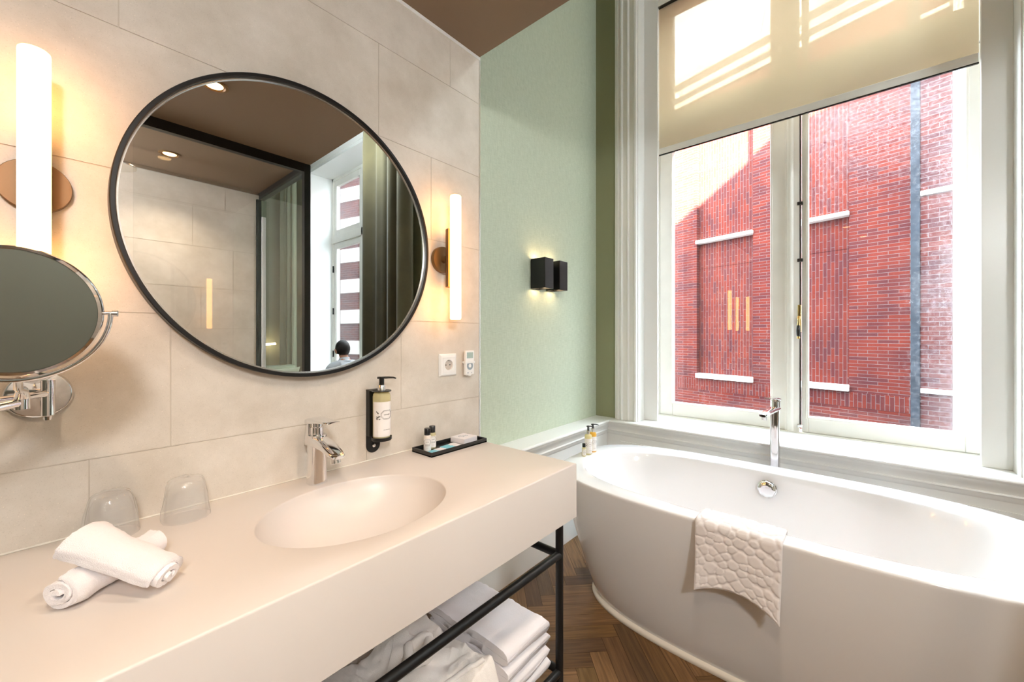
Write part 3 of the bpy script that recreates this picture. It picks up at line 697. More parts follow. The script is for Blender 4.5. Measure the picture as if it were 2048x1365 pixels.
# upper storeys of the hotel itself (they throw the slanted shade on the building opposite)
ho = MB(); ho.box(-7.0, XO, -14.0, -3.75, HZ + 0.22, 8.0); ho = ho.build('hotel_upper_storeys', M['roof'], smooth=False); struct(ho)

# ================================================================== WASHBASIN COUNTER AND STAND
CT = 0.8495; CB = 0.683; CX0, CX1 = -0.109, 1.083; CY0 = 0.665; CY1 = TY
BCX, BCY, BRX, BRY = 0.491, 0.8935, 0.216, 0.171
def countertop():
    root = thing('washbasin_counter', ((CX0 + CX1) / 2, (CY0 + CY1) / 2, CB), 'long white solid-surface washbasin counter with an oval sunken basin', 'washbasin')
    n = 96; mb = MB()
    angs = [2 * pi * i / n for i in range(n)]
    cor = [math.atan2(y - BCY, x - BCX) % (2 * pi) for x in (CX0, CX1) for y in (CY0, CY1)]
    for c in cor:
        k = min(range(n), key=lambda i: abs((angs[i] - c + pi) % (2 * pi) - pi)); angs[k] = c
    def rect(a, ins):
        dx, dy = cos(a), sin(a)
        tx = ((CX1 - ins if dx > 0 else CX0 + ins) - BCX) / dx if abs(dx) > 1e-9 else 1e9
        ty = ((CY1 - ins if dy > 0 else CY0 + ins) - BCY) / dy if abs(dy) > 1e-9 else 1e9
        if abs(a % (2 * pi) - min(cor, key=lambda c: abs(c - a % (2 * pi)))) < 1e-6:
            return ((CX1 - ins if dx > 0 else CX0 + ins), (CY1 - ins if dy > 0 else CY0 + ins))
        t = min(tx, ty); return (BCX + dx * t, BCY + dy * t)
    def ell(a, s):
        r = 1 / sqrt((cos(a) / (BRX * s)) ** 2 + (sin(a) / (BRY * s)) ** 2)
        return (BCX + r * cos(a), BCY + r * sin(a))
    rings = []
    e = 0.004
    rings.append([(*rect(a, 0.02), CB) for a in angs]); rings.append([(*rect(a, 0.0), CB) for a in angs])
    for k in range(0, 4):
        t = k / 3 * pi / 2
        rings.append([(*rect(a, e * (1 - cos(t))), CT - e + e * sin(t)) for a in angs])
    rings.append([(*ell(a, 1.012), CT) for a in angs])
    for k in range(1, 4):
        t = k / 3 * pi / 2
        rings.append([(*ell(a, 1.012 - 0.018 * sin(t)), CT - 0.004 * (1 - cos(t))) for a in angs])
    D = 0.112
    for s in (0.975, 0.95, 0.91, 0.85, 0.77, 0.68, 0.58, 0.47, 0.36, 0.25, 0.17):
        z = CT - 0.004 - D * (1 - (s / 0.994) ** 2.6) ** 0.72
        rings.append([(*ell(a, s), z) for a in angs])
    mb.loft(rings, cap0=False, cap1=True)
    body = mb.build('counter_body', M['solid'], root, angle=35)
    zb = rings[-1][0][2]
    mb = MB(); mb.lathe([(0.036, 0.001), (0.036, 0.008), (0.033, 0.011), (0.0, 0.0125)], 40, Matrix.Translation((BCX, BCY + 0.004, zb - 0.001)))
    part_label(mb.build('drain_cover', M['drain'], root), 'round beige drain cover in the basin')
    return root
countertop()
mb = MB()
for i in range(60):
    a = CX0 + (CX1 - CX0) * i / 60; c = CX0 + (CX1 - CX0) * (i + 1) / 60
    r_ = 0.0022 + 0.0012 * noise.noise((i * 0.7, 0, 0))
    mb.cyl((a, TY - 0.0005, CT + 0.0008), (c, TY - 0.0005, CT + 0.0008), r_, 6)
struct(mb.build('trim_5', M['seal']))

stand = thing('vanity_stand', ((CX0 + CX1) / 2, 0.92, 0), 'black tubular steel stand carrying the washbasin counter', 'stand')
R = 0.0118; PX0, PX1, PY0, PY1 = -0.05, 1.0225, 0.688, 1.150
for x in (PX0, PX1):
    for y in (PY0, PY1):
        mb = MB(); mb.cyl((x, y, 0.0), (x, y, CB), R, 20); mb.build('post', M['black'], stand)
for z, nm in ((0.582, 'upper_rail'), (0.228, 'shelf_rail')):
    for y in (PY0, PY1):
        mb = MB(); mb.tube([(PX0, y, z), (PX1, y, z)], R, 20); mb.build(nm, M['black'], stand)
    for x in (PX0, PX1):
        mb = MB(); mb.tube([(x, PY0, z), (x, PY1, z)], R, 20); mb.build(nm, M['black'], stand)
for i in range(5):
    y = PY0 + (PY1 - PY0) * (i + 1) / 6
    mb = MB(); mb.tube([(PX0, y, 0.232), (PX1, y, 0.232)], 0.006, 10); mb.build('shelf_bar', M['black'], stand)
SHELF = 0.2405

# ------------------------------------------------------------------ basin mixer
fx, fy = 0.4846, 1.115
tap = thing('basin_mixer', (fx, fy, CT), 'chrome single-lever basin mixer behind the oval basin', 'tap')
def rrect(cx, cy, hx, hy, p=4.0, n=32):
    out = []
    for i in range(n):
        a = 2 * pi * i / n; c, s = cos(a), sin(a)
        out.append((cx + hx * math.copysign(abs(c) ** (2 / p), c), cy + hy * math.copysign(abs(s) ** (2 / p), s)))
    return out
mb = MB(); rings = []
for z, hx, hy in ((0, 0.0245, 0.0245), (0.004, 0.024, 0.024), (0.03, 0.0215, 0.0225), (0.08, 0.0205, 0.022), (0.118, 0.0215, 0.023), (0.130, 0.022, 0.0235)):
    rings.append([(x, y, CT + z) for x, y in rrect(fx, fy, hx, hy, 3.2)])
mb.loft(rings); mb.build('mixer_body', M['chrome'], tap, angle=50)
mb = MB(); rings = []
for t, (y, z, hw, ht) in enumerate(((0.024, 0.113, 0.0225, 0.018), (0.0, 0.112, 0.0225, 0.017), (-0.03, 0.113, 0.0225, 0.0135), (-0.07, 0.107, 0.0215, 0.010), (-0.105, 0.098, 0.020, 0.0085), (-0.122, 0.093, 0.017, 0.006), (-0.127, 0.0915, 0.013, 0.004))):
    rr = rrect(0, 0, hw, ht, 3.0, 24); rings.append([(fx + a, fy + y, CT + z + b) for a, b in rr])
mb.loft(rings); mb.build('spout', M['chrome'], tap, angle=50)
mb = MB(); mb.lathe([(0.010, 0.0), (0.0125, 0.002), (0.0125, 0.012), (0.0135, 0.016), (0.0135, 0.022)], 24, Matrix.Translation((fx, fy - 0.108, CT + 0.072)) @ Matrix.Rotation(radians(-12), 4, 'X')); mb.build('aerator', M['satin'], tap)
mb = MB(); mb.lathe([(0.0165, 0.126), (0.0165, 0.150), (0.0145, 0.152), (0.0145, 0.168), (0.0, 0.170)], 28, Matrix.Translation((fx, fy, CT))); mb.build('lever_base', M['chrome'], tap)
mb = MB(); rings = []
for y, z, hw, ht in ((0.026, 0.160, 0.021, 0.004), (0.024, 0.164, 0.0225, 0.009), (0.0, 0.168, 0.023, 0.009), (-0.03, 0.1705, 0.0225, 0.0055), (-0.07, 0.1725, 0.021, 0.0034), (-0.090, 0.1735, 0.019, 0.0028), (-0.094, 0.1735, 0.015, 0.0018)):
    rr = rrect(0, 0, hw, ht, 3.4, 24); rings.append([(fx + a, fy + y, CT + z + b) for a, b in rr])
mb.loft(rings); mb.build('lever', M['chrome'], tap, angle=50)
# hinge block at the back of the lever
mb = MB(); rings = []
for z, hx, hy in ((0.128, 0.021, 0.012), (0.150, 0.021, 0.012), (0.166, 0.021, 0.011)):
    rings.append([(x, y, CT + z) for x, y in rrect(fx, fy + 0.013, hx, hy, 3.2)])
mb.loft(rings); mb.build('lever_block', M['chrome'], tap, angle=50)

# ------------------------------------------------------------------ round mirror
mir = thing('round_mirror', (0.487, TY, 1.134), 'large round wall mirror in a thin black metal frame above the washbasin', 'mirror')
MT = Matrix.Translation((0.487, TY, 1.534)) @ Matrix.Rotation(radians(90), 4, 'X')     # local z -> towards room (-Y)
mb = MB(); mb.lathe([(0.390, 0.0), (0.400, 0.0), (0.400, 0.0305), (0.3985, 0.032), (0.3915, 0.032), (0.390, 0.0305), (0.390, 0.0)], 160, MT, caps=False); mb.build('frame', M['black'], mir)
mb = MB(); mb.lathe([(0.3862, 0.012), (0.390, 0.012), (0.390, 0.0245), (0.3862, 0.0245), (0.3862, 0.012)], 160, MT, caps=False); part_label(mb.build('inner_rim', M['satin'], mir), 'fine bright rim inside the black frame')
mb = MB(); mb.lathe([(0.389, 0.002), (0.389, 0.020)], 160, MT); mb.build('mirror_glass', M['mirror'], mir)

# ------------------------------------------------------------------ wall sconces
def sconce(x, label):
    r = thing('wall_sconce', (x, TY, 1.305), label, 'wall lamp', 'tube lamps either side of the round mirror')
    zc = 1.5285
    mb = MB(); mb.lathe([(0.048, 0.0), (0.048, 0.014), (0.047, 0.0155), (0.0, 0.016)], 56, Matrix.Translation((x, TY, zc)) @ Matrix.Rotation(radians(90), 4, 'X')); mb.build('backplate', M['bracket'], r)
    mb = MB(); y0 = TY - 0.016
    pr = [(x + 0.0185 * cos(a), TY - 0.080 + 0.021 + 0.0 * a - 0.021 * 0 + 0.0185 * (sin(a) - 1) * 0 + (0.024 * sin(a))) for a in [pi * k / 14 for k in range(15)]]
    pr = [(x + 0.019 * cos(a), TY - 0.062 + 0.030 * sin(a)) for a in [pi * k / 16 for k in range(17)]]
    mb.prism(pr, zc - 0.105, zc + 0.105); mb.cyl((x, TY - 0.034, zc), (x, TY - 0.014, zc), 0.014, 24); mb.build('holder', M['bracket'], r)
    mb = MB(); mb.lathe([(0.0, 0.0), (0.017, 0.0005), (0.0195, 0.003), (0.020, 0.006), (0.020, 0.441), (0.0195, 0.444), (0.017, 0.4465), (0.0, 0.447)], 40, Matrix.Translation((x, TY - 0.080, 1.305))); mb.build('glass_tube', M['tube'], r)
    return r
sconce(-0.010, 'glowing tube wall lamp left of the round mirror, above the shaving mirror')
sconce(0.969, 'glowing tube wall lamp right of the round mirror near the tile edge')

# ------------------------------------------------------------------ shaving mirror on a swing arm
sh = thing('shaving_mirror', (-0.005, TY, 1.09), 'round chrome shaving mirror on a folding wall arm at the left edge', 'shaving mirror')
MC = Vector((-0.027, 0.879, 1.2825)); YAW = Matrix.Rotation(radians(-15), 4, 'Z'); tilt = Matrix.Translation(MC) @ Matrix.Rotation(radians(-15), 4, 'Z') @ Matrix.Rotation(radians(5), 4, 'X') @ Matrix.Rotation(radians(90), 4, 'X')
mb = MB(); mb.lathe([(0.0845, -0.010), (0.0885, -0.008), (0.0895, 0.0), (0.0885, 0.007), (0.0850, 0.0085), (0.0835, 0.0055)], 96, tilt); mb.build('mirror_rim', M['chrome'], sh)
mb = MB(); mb.lathe([(0.0842, 0.001), (0.0842, 0.006)], 96, tilt); mb.build('mirror_glass', M['mirror'], sh)
mb = MB(); pts = [MC + YAW @ Vector((0.0955 * cos(a), 0.006, 0.0955 * sin(a))) for a in [pi + pi * k / 48 for k in range(49)]]
mb.tube(pts, 0.0032, 12); yoke = mb.build('yoke', M['chrome'], sh)
for s in (-1, 1):
    mb = MB(); mb.cyl(MC + YAW @ Vector((s * 0.088, 0.006, 0)), MC + YAW @ Vector((s * 0.101, 0.006, 0)), 0.003, 12); mb.cyl(MC + YAW @ Vector((s * 0.0975, 0.006, 0)), MC + YAW @ Vector((s * 0.1035, 0.006, 0)), 0.0048, 16); mb.build('pivot_knob', M['satin'], sh)
PC = Vector((-0.005, TY, 1.137))
mb = MB(); mb.lathe([(0.0445, 0.0), (0.0445, 0.006), (0.042, 0.010), (0.040, 0.0105), (0.0, 0.0115)], 72, Matrix.Translation(PC) @ Matrix.Rotation(radians(90), 4, 'X')); mb.build('wall_plate', M['chrome'], sh)
mb = MB(); hx = Vector((0.006, TY - 0.055, 1.137)); mb.cyl(hx + Vector((0, 0, -0.034)), hx + Vector((0, 0, 0.030)), 0.009, 24); mb.cyl(hx, (0.0, TY - 0.01, 1.137), 0.011, 20)
mb.lathe([(0.0, -0.044), (0.005, -0.043), (0.006, -0.036), (0.009, -0.034)], 20, Matrix.Translation(hx)); mb.build('wall_hinge', M['chrome'], sh)
h2 = Vector((-0.21, 0.84, 1.137)); top = MC + YAW @ Vector((0, 0.006, -0.0955))
mb = MB(); mb.tube([hx + Vector((0, 0, 0.006)), h2 + Vector((0, 0, 0.006))], 0.0062, 14); mb.build('arm', M['chrome'], sh)
mb = MB(); mb.cyl(h2 + Vector((0, 0, -0.03)), h2 + Vector((0, 0, 0.024)), 0.009, 20); mb.build('elbow_hinge', M['chrome'], sh)
h3 = Vector((-0.0208, 0.972, 1.146))
mb = MB(); mb.tube([h2 + Vector((0, 0, -0.016)), h3], 0.0062, 14); mb.build('arm', M['chrome'], sh)
mb = MB(); mb.cyl(h3 + Vector((0, 0, -0.010)), h3 + Vector((0, 0, 0.010)), 0.0082, 20); mb.tube([h3 + Vector((0, 0, 0.008)), h3 + Vector((0, -0.012, 0.020)), h3 * 0.45 + top * 0.55 + Vector((0, 0, 0.004)), top + Vector((0.003, 0.002, 0.0))], [0.0085, 0.0065, 0.005, 0.0042], 14); mb.build('mirror_stem', M['chrome'], sh)

# ------------------------------------------------------------------ soap dispenser in its wall holder
def label_band(mb, r, z0, z1, a0, a1, mtx, n=28, t=0.0004):
    mb.lathe([(r + t, z0), (r + t, z1)], n, mtx, caps=False, a0=a0, a1=a1)
def wrap(vs, r, ac, z, mtx):
    """lettering plane -> cylinder; seen from outside, x runs to the viewer's right"""
    return [tuple(mtx @ Vector((((r + v[2]) * cos(ac + v[0] / r)), ((r + v[2]) * sin(ac + v[0] / r)), z + v[1]))) for v in vs]
def ornament(mb, r, ac, z, mtx, s=1.0, leaves=True):
    """eight-sided plaque line with sprigs either side"""
    for k, (sx, sy) in enumerate(((0.0190, 0.0135), (0.0170, 0.0115))):
        P = [(-1, -.35), (-.55, -1), (.55, -1), (1, -.35), (1, .35), (.55, 1), (-.55, 1), (-1, .35)]
        pts = []
        for i in range(8):
            a, b = P[i], P[(i + 1) % 8]
            for t in range(6): pts.append(((a[0] + (b[0] - a[0]) * t / 6) * sx * s, (a[1] + (b[1] - a[1]) * t / 6) * sy * s))
        W = [mtx @ Vector(((r + 0.0006) * cos(ac + x / r), (r + 0.0006) * sin(ac + x / r), z + y)) for x, y in pts]
        mb.tube(W, 0.00022 * s if k else 0.00034 * s, 5, closed=True)
    if leaves:
        rnd = random.Random(5)
        for sgn in (-1, 1):
            for i in range(11):
                x = sgn * (0.0212 + 0.011 * rnd.random()) * s; y = (rnd.random() - 0.5) * 0.026 * s; q = rnd.uniform(0.0011, 0.0021) * s
                el = rnd.uniform(0.9, 2.0); rot = rnd.uniform(0, pi)
                P = [(x + q * cos(t) * cos(rot) * el - q * sin(t) * sin(rot), y + q * cos(t) * sin(rot) * el + q * sin(t) * cos(rot)) for t in [2 * pi * k / 8 for k in range(8)]]
                b = len(mb.v); mb.add([mtx @ Vector(((r + 0.0007) * cos(ac + u / r), (r + 0.0007) * sin(ac + u / r), z + v)) for u, v in P], [tuple(range(8))])
dx, dy = 0.689, 1.128
face = math.atan2(-dy, -dx) + 0.62                 # towards the viewer, a little to the window side
hold = thing('dispenser_holder', (dx, TY, 0.875), 'black wall bracket holding the liquid soap bottle', 'bracket')
mb = MB(); pl = [(-0.021, 0.0), (0.021, 0.0)]
pts = [(dx - 0.024 + 0.0, 1.1105)] 
outl = [(-0.024, 0.203), (0.024, 0.203)] + [(0.024 * cos(a), 0.022 + 0.024 * sin(a) * 0.95) for a in [-pi * k / 14 for k in range(15)]]
outl = [(-0.024, 0.203), (-0.024, 0.024)] + [(-0.024 * cos(a), 0.024 - 0.024 * sin(a)) for a in [pi * k / 14 for k in range(1, 14)]] + [(0.024, 0.024), (0.024, 0.203)]
vsf = [(dx + a, TY - 0.004, 0.873 + z) for a, z in outl]; vsb = [(dx + a, TY, 0.873 + z) for a, z in outl]
mb.loft([vsb, vsf]); mb.box(dx - 0.024, dx + 0.024, TY - 0.022, TY, 0.93, 1.0755); mb.build('back_plate', M['black'], hold, smooth=False, bevel=0.0015)
mb = MB(); mb.lathe([(0.0, 0.0), (0.029, 0.0), (0.0305, 0.002), (0.0305, 0.011), (0.0295, 0.011), (0.0295, 0.0045), (0.0, 0.0045)], 48, Matrix.Translation((dx, dy, 0.922)), caps=False); mb.build('cup', M['black'], hold)
mb = MB(); mb.lathe([(0.0135, 0.0), (0.029, 0.0), (0.029, 0.003), (0.0135, 0.003), (0.0135, 0.0)], 40, Matrix.Translation((dx, dy, 1.0735)), caps=False); mb.box(dx - 0.024, dx + 0.024, dy + 0.012, TY, 1.0735, 1.0765); mb.build('neck_ring', M['black'], hold)
mb = MB(); mb.lathe([(0.0055, 0.0), (0.0055, 0.004), (0.003, 0.0055), (0.0, 0.0057)], 20, Matrix.Translation((dx, TY - 0.004, 0.896)) @ Matrix.Rotation(radians(90), 4, 'X')); part_label(mb.build('screw', M['chrome'], hold), 'chrome lock screw')

def pump_bottle(name, loc, label, cat, r, h, body, face, group=None, s=1.0):
    """flat-shouldered cosmetic bottle with a pump; h = height of the body"""
    x, y, z = loc; t = thing(name, loc, label, cat, group); m = Matrix.Translation(loc)
    mb = MB(); mb.lathe([(0.0, 0.001), (r * 0.86, 0.0), (r * 0.97, 0.002), (r, 0.006), (r, h * 0.90), (r * 0.95, h * 0.955), (r * 0.78, h * 0.99), (r * 0.45, h), (r * 0.42, h + 0.004)], 40, m); mb.build('bottle', M[body], t)
    mb = MB(); label_band(mb, r, h * 0.065, h * 0.80, face - 1.75, face + 1.75, m); lab = mb.build('paper_label', M['label'], t); lab['label'] = 'white printed label'
    mb = MB(); ornament(mb, r + 0.0005, face, h * 0.53, m, r / 0.0265); mb.build('printed_emblem', M['ink'], lab, smooth=False); mb = MB()
    vs, fs = text_mesh('CASTELBEL', 0.0042 * r / 0.0265); mb.add(wrap(vs, r + 0.0007, face, h * 0.53, m), fs)
    mb.build('lettering', M['ink'], lab, smooth=False); mb = MB()
    vs, fs = text_mesh('HAND WASH . 300 ml', 0.0024 * r / 0.0265); mb.add(wrap(vs, r + 0.0007, face, h * 0.21, m), fs)
    mb.build('lettering', M['ink'], lab, smooth=False)
    mb = MB(); mb.lathe([(r * 0.46, h + 0.002), (r * 0.46, h + 0.0195), (r * 0.42, h + 0.021), (r * 0.30, h + 0.0215)], 32, m); col = mb.build('pump_collar', M['satin'], t); col['label'] = 'silver pump collar'
    mb = MB(); mb.lathe([(r * 0.30, h + 0.021), (r * 0.30, h + 0.040), (r * 0.34, h + 0.041), (r * 0.34, h + 0.0455), (0.0, h + 0.0465)], 24, m)
    dr = Vector((cos(face + 1.1), sin(face + 1.1), 0)); c = Vector((x, y, z + h + 0.043))
    mb.tube([c - dr * r * 0.5, c, c + dr * r * 0.8, c + dr * r * 1.35 + Vector((0, 0, -0.001)), c + dr * r * 1.65 + Vector((0, 0, -0.004))], [r * 0.13, r * 0.15, r * 0.13, r * 0.11, r * 0.09], 10)
    pm = mb.build('pump_head', M['blackp'], t); pm['label'] = 'black pump head'
    mb = MB(); mb.cyl((x, y, z + 0.012), (x, y, z + h), r * 0.10, 8); mb.build('dip_tube', M['label'], t)
    return t
pump_bottle('soap_bottle', (dx, dy, 0.9267), 'large liquid soap pump bottle with white label in the black wall bracket', 'soap dispenser', 0.0265, 0.146, 'gold', face)

# ------------------------------------------------------------------ tray with toiletries
trx0, trx1, try0, try1 = 0.823, 1.080, 1.051, 1.158
tr = thing('amenity_tray', ((trx0 + trx1) / 2, (try0 + try1) / 2, CT), 'long narrow black tray at the right end of the counter', 'tray')
mb = MB(); mb.box(trx0, trx1, try0, try1, CT, CT + 0.004); mb.build('tray_base', M['blackp'], tr, smooth=False)
mb = MB(); t_ = 0.0045
mb.box(trx0, trx1, try0, try0 + t_, CT, CT + 0.015); mb.box(trx0, trx1, try1 - t_, try1, CT, CT + 0.015); mb.box(trx0, trx0 + t_, try0 + t_, try1 - t_, CT, CT + 0.015); mb.box(trx1 - t_, trx1, try0 + t_, try1 - t_, CT, CT + 0.015)
mb.build('tray_rim', M['blackp'], tr, smooth=False, bevel=0.001)
TZ = CT + 0.0041
def mini_bottle(loc, label, body, face, r=0.0125, h=0.058, group=None, clear=True):
    x, y, z = loc; t = thing('mini_bottle', loc, label, 'bottle', group); m = Matrix.Translation(loc)
    mb = MB(); mb.lathe([(0.0, 0.0), (r * 0.9, 0.0), (r, 0.0015), (r, h * 0.86), (r * 0.9, h * 0.93), (r * 0.62, h * 0.97), (r * 0.6, h)], 28, m); mb.build('bottle', M[body], t)
    mb = MB(); mb.lathe([(r * 0.80, h * 0.965), (r * 0.84, h * 0.97), (r * 0.84, h * 1.33), (r * 0.78, h * 1.35), (0.0, h * 1.352)], 28, m); part_label(mb.build('screw_cap', M['blackp'], t), 'black screw cap')
    mb = MB(); label_band(mb, r, h * 0.10, h * 0.78, face - 1.35, face + 1.35, m, 16); lab = mb.build('paper_label', M['label'], t)
    mb = MB(); ornament(mb, r + 0.0005, face - 0.1, h * 0.58, m, r / 0.0185, False); mb.build('printed_emblem', M['ink'], lab, smooth=False)
    for k, (tx, zz, sz) in enumerate((('CASTELBEL', 0.58, 0.0019), ('bath & shower gel', 0.38, 0.0018), ('30 ml', 0.24, 0.0018))):
        vs, fs = text_mesh(tx, sz * 1.15); mb = MB(); mb.add(wrap(vs, r + 0.0007, face - 0.1, h * zz, m), fs); mb.build('lettering', M['ink'], lab, smooth=False)
    return t
vf = lambda x, y, d=0.0: math.atan2(-y, -x) + d
mini_bottle((0.852, 1.111, TZ), 'small white lotion bottle with black cap, nearer one at the tray end', 'cream', vf(0.852, 1.111, 0.1))
mini_bottle((0.886, 1.128, TZ), 'small pale yellow bottle with black cap behind the white lotion bottle', 'gold', vf(0.886, 1.128, 0.35))
def sachet(cx, cy, rz, label):
    t = thing('sachet', (cx, cy, TZ), label, 'sachet', 'flat sachets on the tray'); mb = MB(); nx, ny = 18, 12; L, W = 0.070, 0.048
    top = []; bot = []
    for j in range(ny + 1):
        for i in range(nx + 1):
            u = i / nx * 2 - 1; v = j / ny * 2 - 1
            h = 0.0035 * max(0, (1 - u ** 4) * (1 - v ** 4)) + 0.0009 * noise.noise((u * 3 + cx * 40, v * 3, 1))
            x, y = u * L / 2, v * W / 2; X = cx + x * cos(rz) - y * sin(rz); Y = cy + x * sin(rz) + y * cos(rz)
            top.append((X, Y, TZ + 0.0012 + max(h, 0))); bot.append((X, Y, TZ + 0.0002))
    k = nx + 1; n = len(top); fs = []
    for j in range(ny):
        for i in range(nx):
            a = j * k + i; teal = (i / nx + 0.12 * sin(j / ny * 3)) < 0.50
            mb.cur = 0 if teal else 1
            mb.add([top[a], top[a + 1], top[a + k + 1], top[a + k]], [(0, 1, 2, 3)]); mb.add([bot[a], bot[a + 1], bot[a + k + 1], bot[a + k]], [(3, 2, 1, 0)])
    per = [i for i in range(k)] + [j * k + nx for j in range(1, ny + 1)] + [ny * k + i for i in range(nx - 1, -1, -1)] + [j * k for j in range(ny - 1, 0, -1)]
    mb.cur = 0
    for a, b in zip(per, per[1:] + per[:1]): mb.add([top[a], top[b], bot[b], bot[a]], [(0, 1, 2, 3)])
    mb.build('wrapper', [M['teal'], M['card']], t)
    return t
sachet(0.877, 1.083, 0.12, 'turquoise and white sachet lying at the near end of the tray')
sachet(0.947, 1.097, 0.10, 'turquoise and white sachet lying between the bottles and the soap box')
bx = thing('soap_box', (1.028, 1.108, TZ), 'flat white cardboard soap box at the far end of the black tray', 'box')
mt = Matrix.Translation((1.022, 1.1135, TZ)) @ Matrix.Rotation(radians(6), 4, 'Z')
mb = MB(); mb.box(-0.036, 0.036, -0.034, 0.034, 0.0, 0.0185, mt); mb.build('carton', M['card'], bx, smooth=False, bevel=0.001)
vs, fs = text_mesh('Cph', 0.024, extrude=0.0002); mb = MB()
mb.add([mt @ Matrix.Rotation(radians(-25), 4, 'Z') @ Vector((v[0] + 0.25 * v[1] - 0.002, v[1] + 0.004, 0.0187 + v[2])) for v in vs], fs); mb.build('carton_print', M['greyp'], bx, smooth=False)

# ------------------------------------------------------------------ socket and music remote on the tiles
so = thing('wall_socket', (0.9975, TY, 1.094), 'white square wall socket under the right tube lamp', 'socket'); c = (0.9975, 1.136); hw = 0.0425
mb = MB()
rings = []
for d, q in ((0.0, hw), (0.003, hw), (0.009, hw - 0.006), (0.0105, hw - 0.014), (0.0105, 0.0275), (0.009, 0.0275)):
    rings.append([(c[0] + a * q, TY - d, c[1] + b * q) for a, b in ((-1, -1), (1, -1), (1, 1), (-1, 1))])
mb.loft(rings, cap1=False); mb.build('cover_frame', M['plastic'], so, smooth=False, bevel=0.0012)
MS = Matrix.Translation((c[0], TY, c[1])) @ Matrix.Rotation(radians(90), 4, 'X')
n = 48; sq = [(0.0272 * max(-1, min(1, 1.42 * cos(a))), 0.0272 * max(-1, min(1, 1.42 * sin(a)))) for a in [2 * pi * i / n for i in range(n)]]
ci = [(0.0195 * cos(a), 0.0195 * sin(a)) for a in [2 * pi * i / n for i in range(n)]]
mb = MB(); mb.loft([[(x, y, 0.0092) for x, y in sq], [(x, y, 0.0104) for x, y in sq], [(x, y, 0.0104) for x, y in ci], [(x, y, 0.0040) for x, y in ci]], cap0=False, cap1=False, mtx=MS); mb.build('insert', M['plastic'], so)
mb = MB(); mb.loft([[(x, y, 0.0040) for x, y in ci], [(x, y, 0.0034) for x, y in ci]], mtx=MS); mb.build('contact_disc', M['beigep'], so)
for s in (-1, 1):
    mb = MB(); mb.lathe([(0.0024, 0.0), (0.0024, 0.0008)], 16, MS @ Matrix.Translation((s * 0.0095, 0, 0.0036))); part_label(mb.build('pin_hole', M['blackp'], so), 'round pin hole')
    mb = MB(); mb.box(-0.003, 0.003, s * 0.0195 - 0.003, s * 0.0195, 0.0041, 0.0085, MS); mb.build('earth_clip', M['satin'], so, smooth=False)

rm = thing('music_remote', (1.098, TY, 1.091), 'slim white remote with grey ring button in a wall clip beside the socket', 'remote control'); c = (1.098, 1.1395)
mb = MB(); mb.box(c[0] - 0.018, c[0] + 0.018, TY - 0.006, TY, c[1] - 0.034, c[1] + 0.040); cl = mb.build('wall_clip', M['bracket'], rm, smooth=False, bevel=0.002)
mb = MB(); mb.box(c[0] - 0.0255, c[0] + 0.0255, TY - 0.021, TY - 0.001, c[1] - 0.002, c[1] + 0.006); mb.build('clip_arm', M['plastic'], cl, smooth=False, bevel=0.001)
mb = MB(); mb.box(c[0] - 0.010, c[0] + 0.004, TY - 0.021, TY - 0.004, c[1] - 0.0515, c[1] - 0.0465); mb.build('clip_foot', M['plastic'], cl, smooth=False, bevel=0.001)
mb = MB(); mb.box(c[0] - 0.0235, c[0] + 0.0235, TY - 0.0185, TY - 0.006, c[1] - 0.048, c[1] + 0.048); mb.build('case', M['plastic'], rm, smooth=False, bevel=0.0025)
mb = MB(); mb.box(c[0] - 0.0165, c[0] + 0.0165, TY - 0.0190, TY - 0.018, c[1] + 0.0175, c[1] + 0.041); mb.build('display', M['lcd'], rm, smooth=False)
RM = Matrix.Translation((c[0], TY - 0.018, c[1] - 0.012)) @ Matrix.Rotation(radians(90), 4, 'X')
mb = MB(); mb.lathe([(0.0075, 0.0), (0.0162, 0.0), (0.0162, 0.0010), (0.0075, 0.0010), (0.0075, 0.0)], 48, RM, caps=False); mb.build('ring_button', M['greyp'], rm)
mb = MB(); mb.box(c[0] - 0.014, c[0] - 0.007, TY - 0.0188, TY - 0.018, c[1] - 0.0415, c[1] - 0.0375); mb.box(c[0] + 0.008, c[0] + 0.011, TY - 0.0188, TY - 0.018, c[1] - 0.042, c[1] - 0.0375); mb.build('printed_mark', M['greyp'], rm, smooth=False)

# ------------------------------------------------------------------ wrapped tumblers
def tumbler(loc, label, seed):
    x, y, z = loc; t = thing('tumbler', loc, label, 'glass', 'plastic-wrapped tumblers on the counter'); m = Matrix.Translation(loc)
    mb = MB(); mb.lathe([(0.0375, 0.0005), (0.036, 0.03), (0.0335, 0.060), (0.0295, 0.079), (0.026, 0.083), (0.0, 0.0835)], 40, m)
    mb.lathe([(0.0358, 0.001), (0.0343, 0.03), (0.0318, 0.058), (0.026, 0.072), (0.0, 0.0735)], 40, m); mb.build('glass', M['glass'], t)
    mb = MB(); n = 72; rings = []; P = [(0.0425, 0.0004), (0.0430, 0.006), (0.0415, 0.018), (0.0400, 0.032), (0.0380, 0.046), (0.0355, 0.060), (0.0325, 0.074), (0.0290, 0.0835), (0.023, 0.0870), (0.012, 0.0880), (0.002, 0.0882)]
    for j, (r, h) in enumerate(P):
        ring = []
        for i in range(n):
            a = 2 * pi * i / n
            d = noise.noise((3.2 * cos(a) + seed, 3.2 * sin(a), h * 30)) * 0.0028 + noise.noise((9 * cos(a) + seed, 9 * sin(a), h * 70)) * 0.0014
            ring.append((x + (r + d) * cos(a), y + (r + d) * sin(a), z + max(0.0003, h + d * 0.4 * (j > 1))))
        rings.append(ring)
    mb.loft(rings, cap0=False); part_label(mb.build('plastic_wrap', M['film'], t, angle=80), 'crinkled clear plastic wrap')
    return t
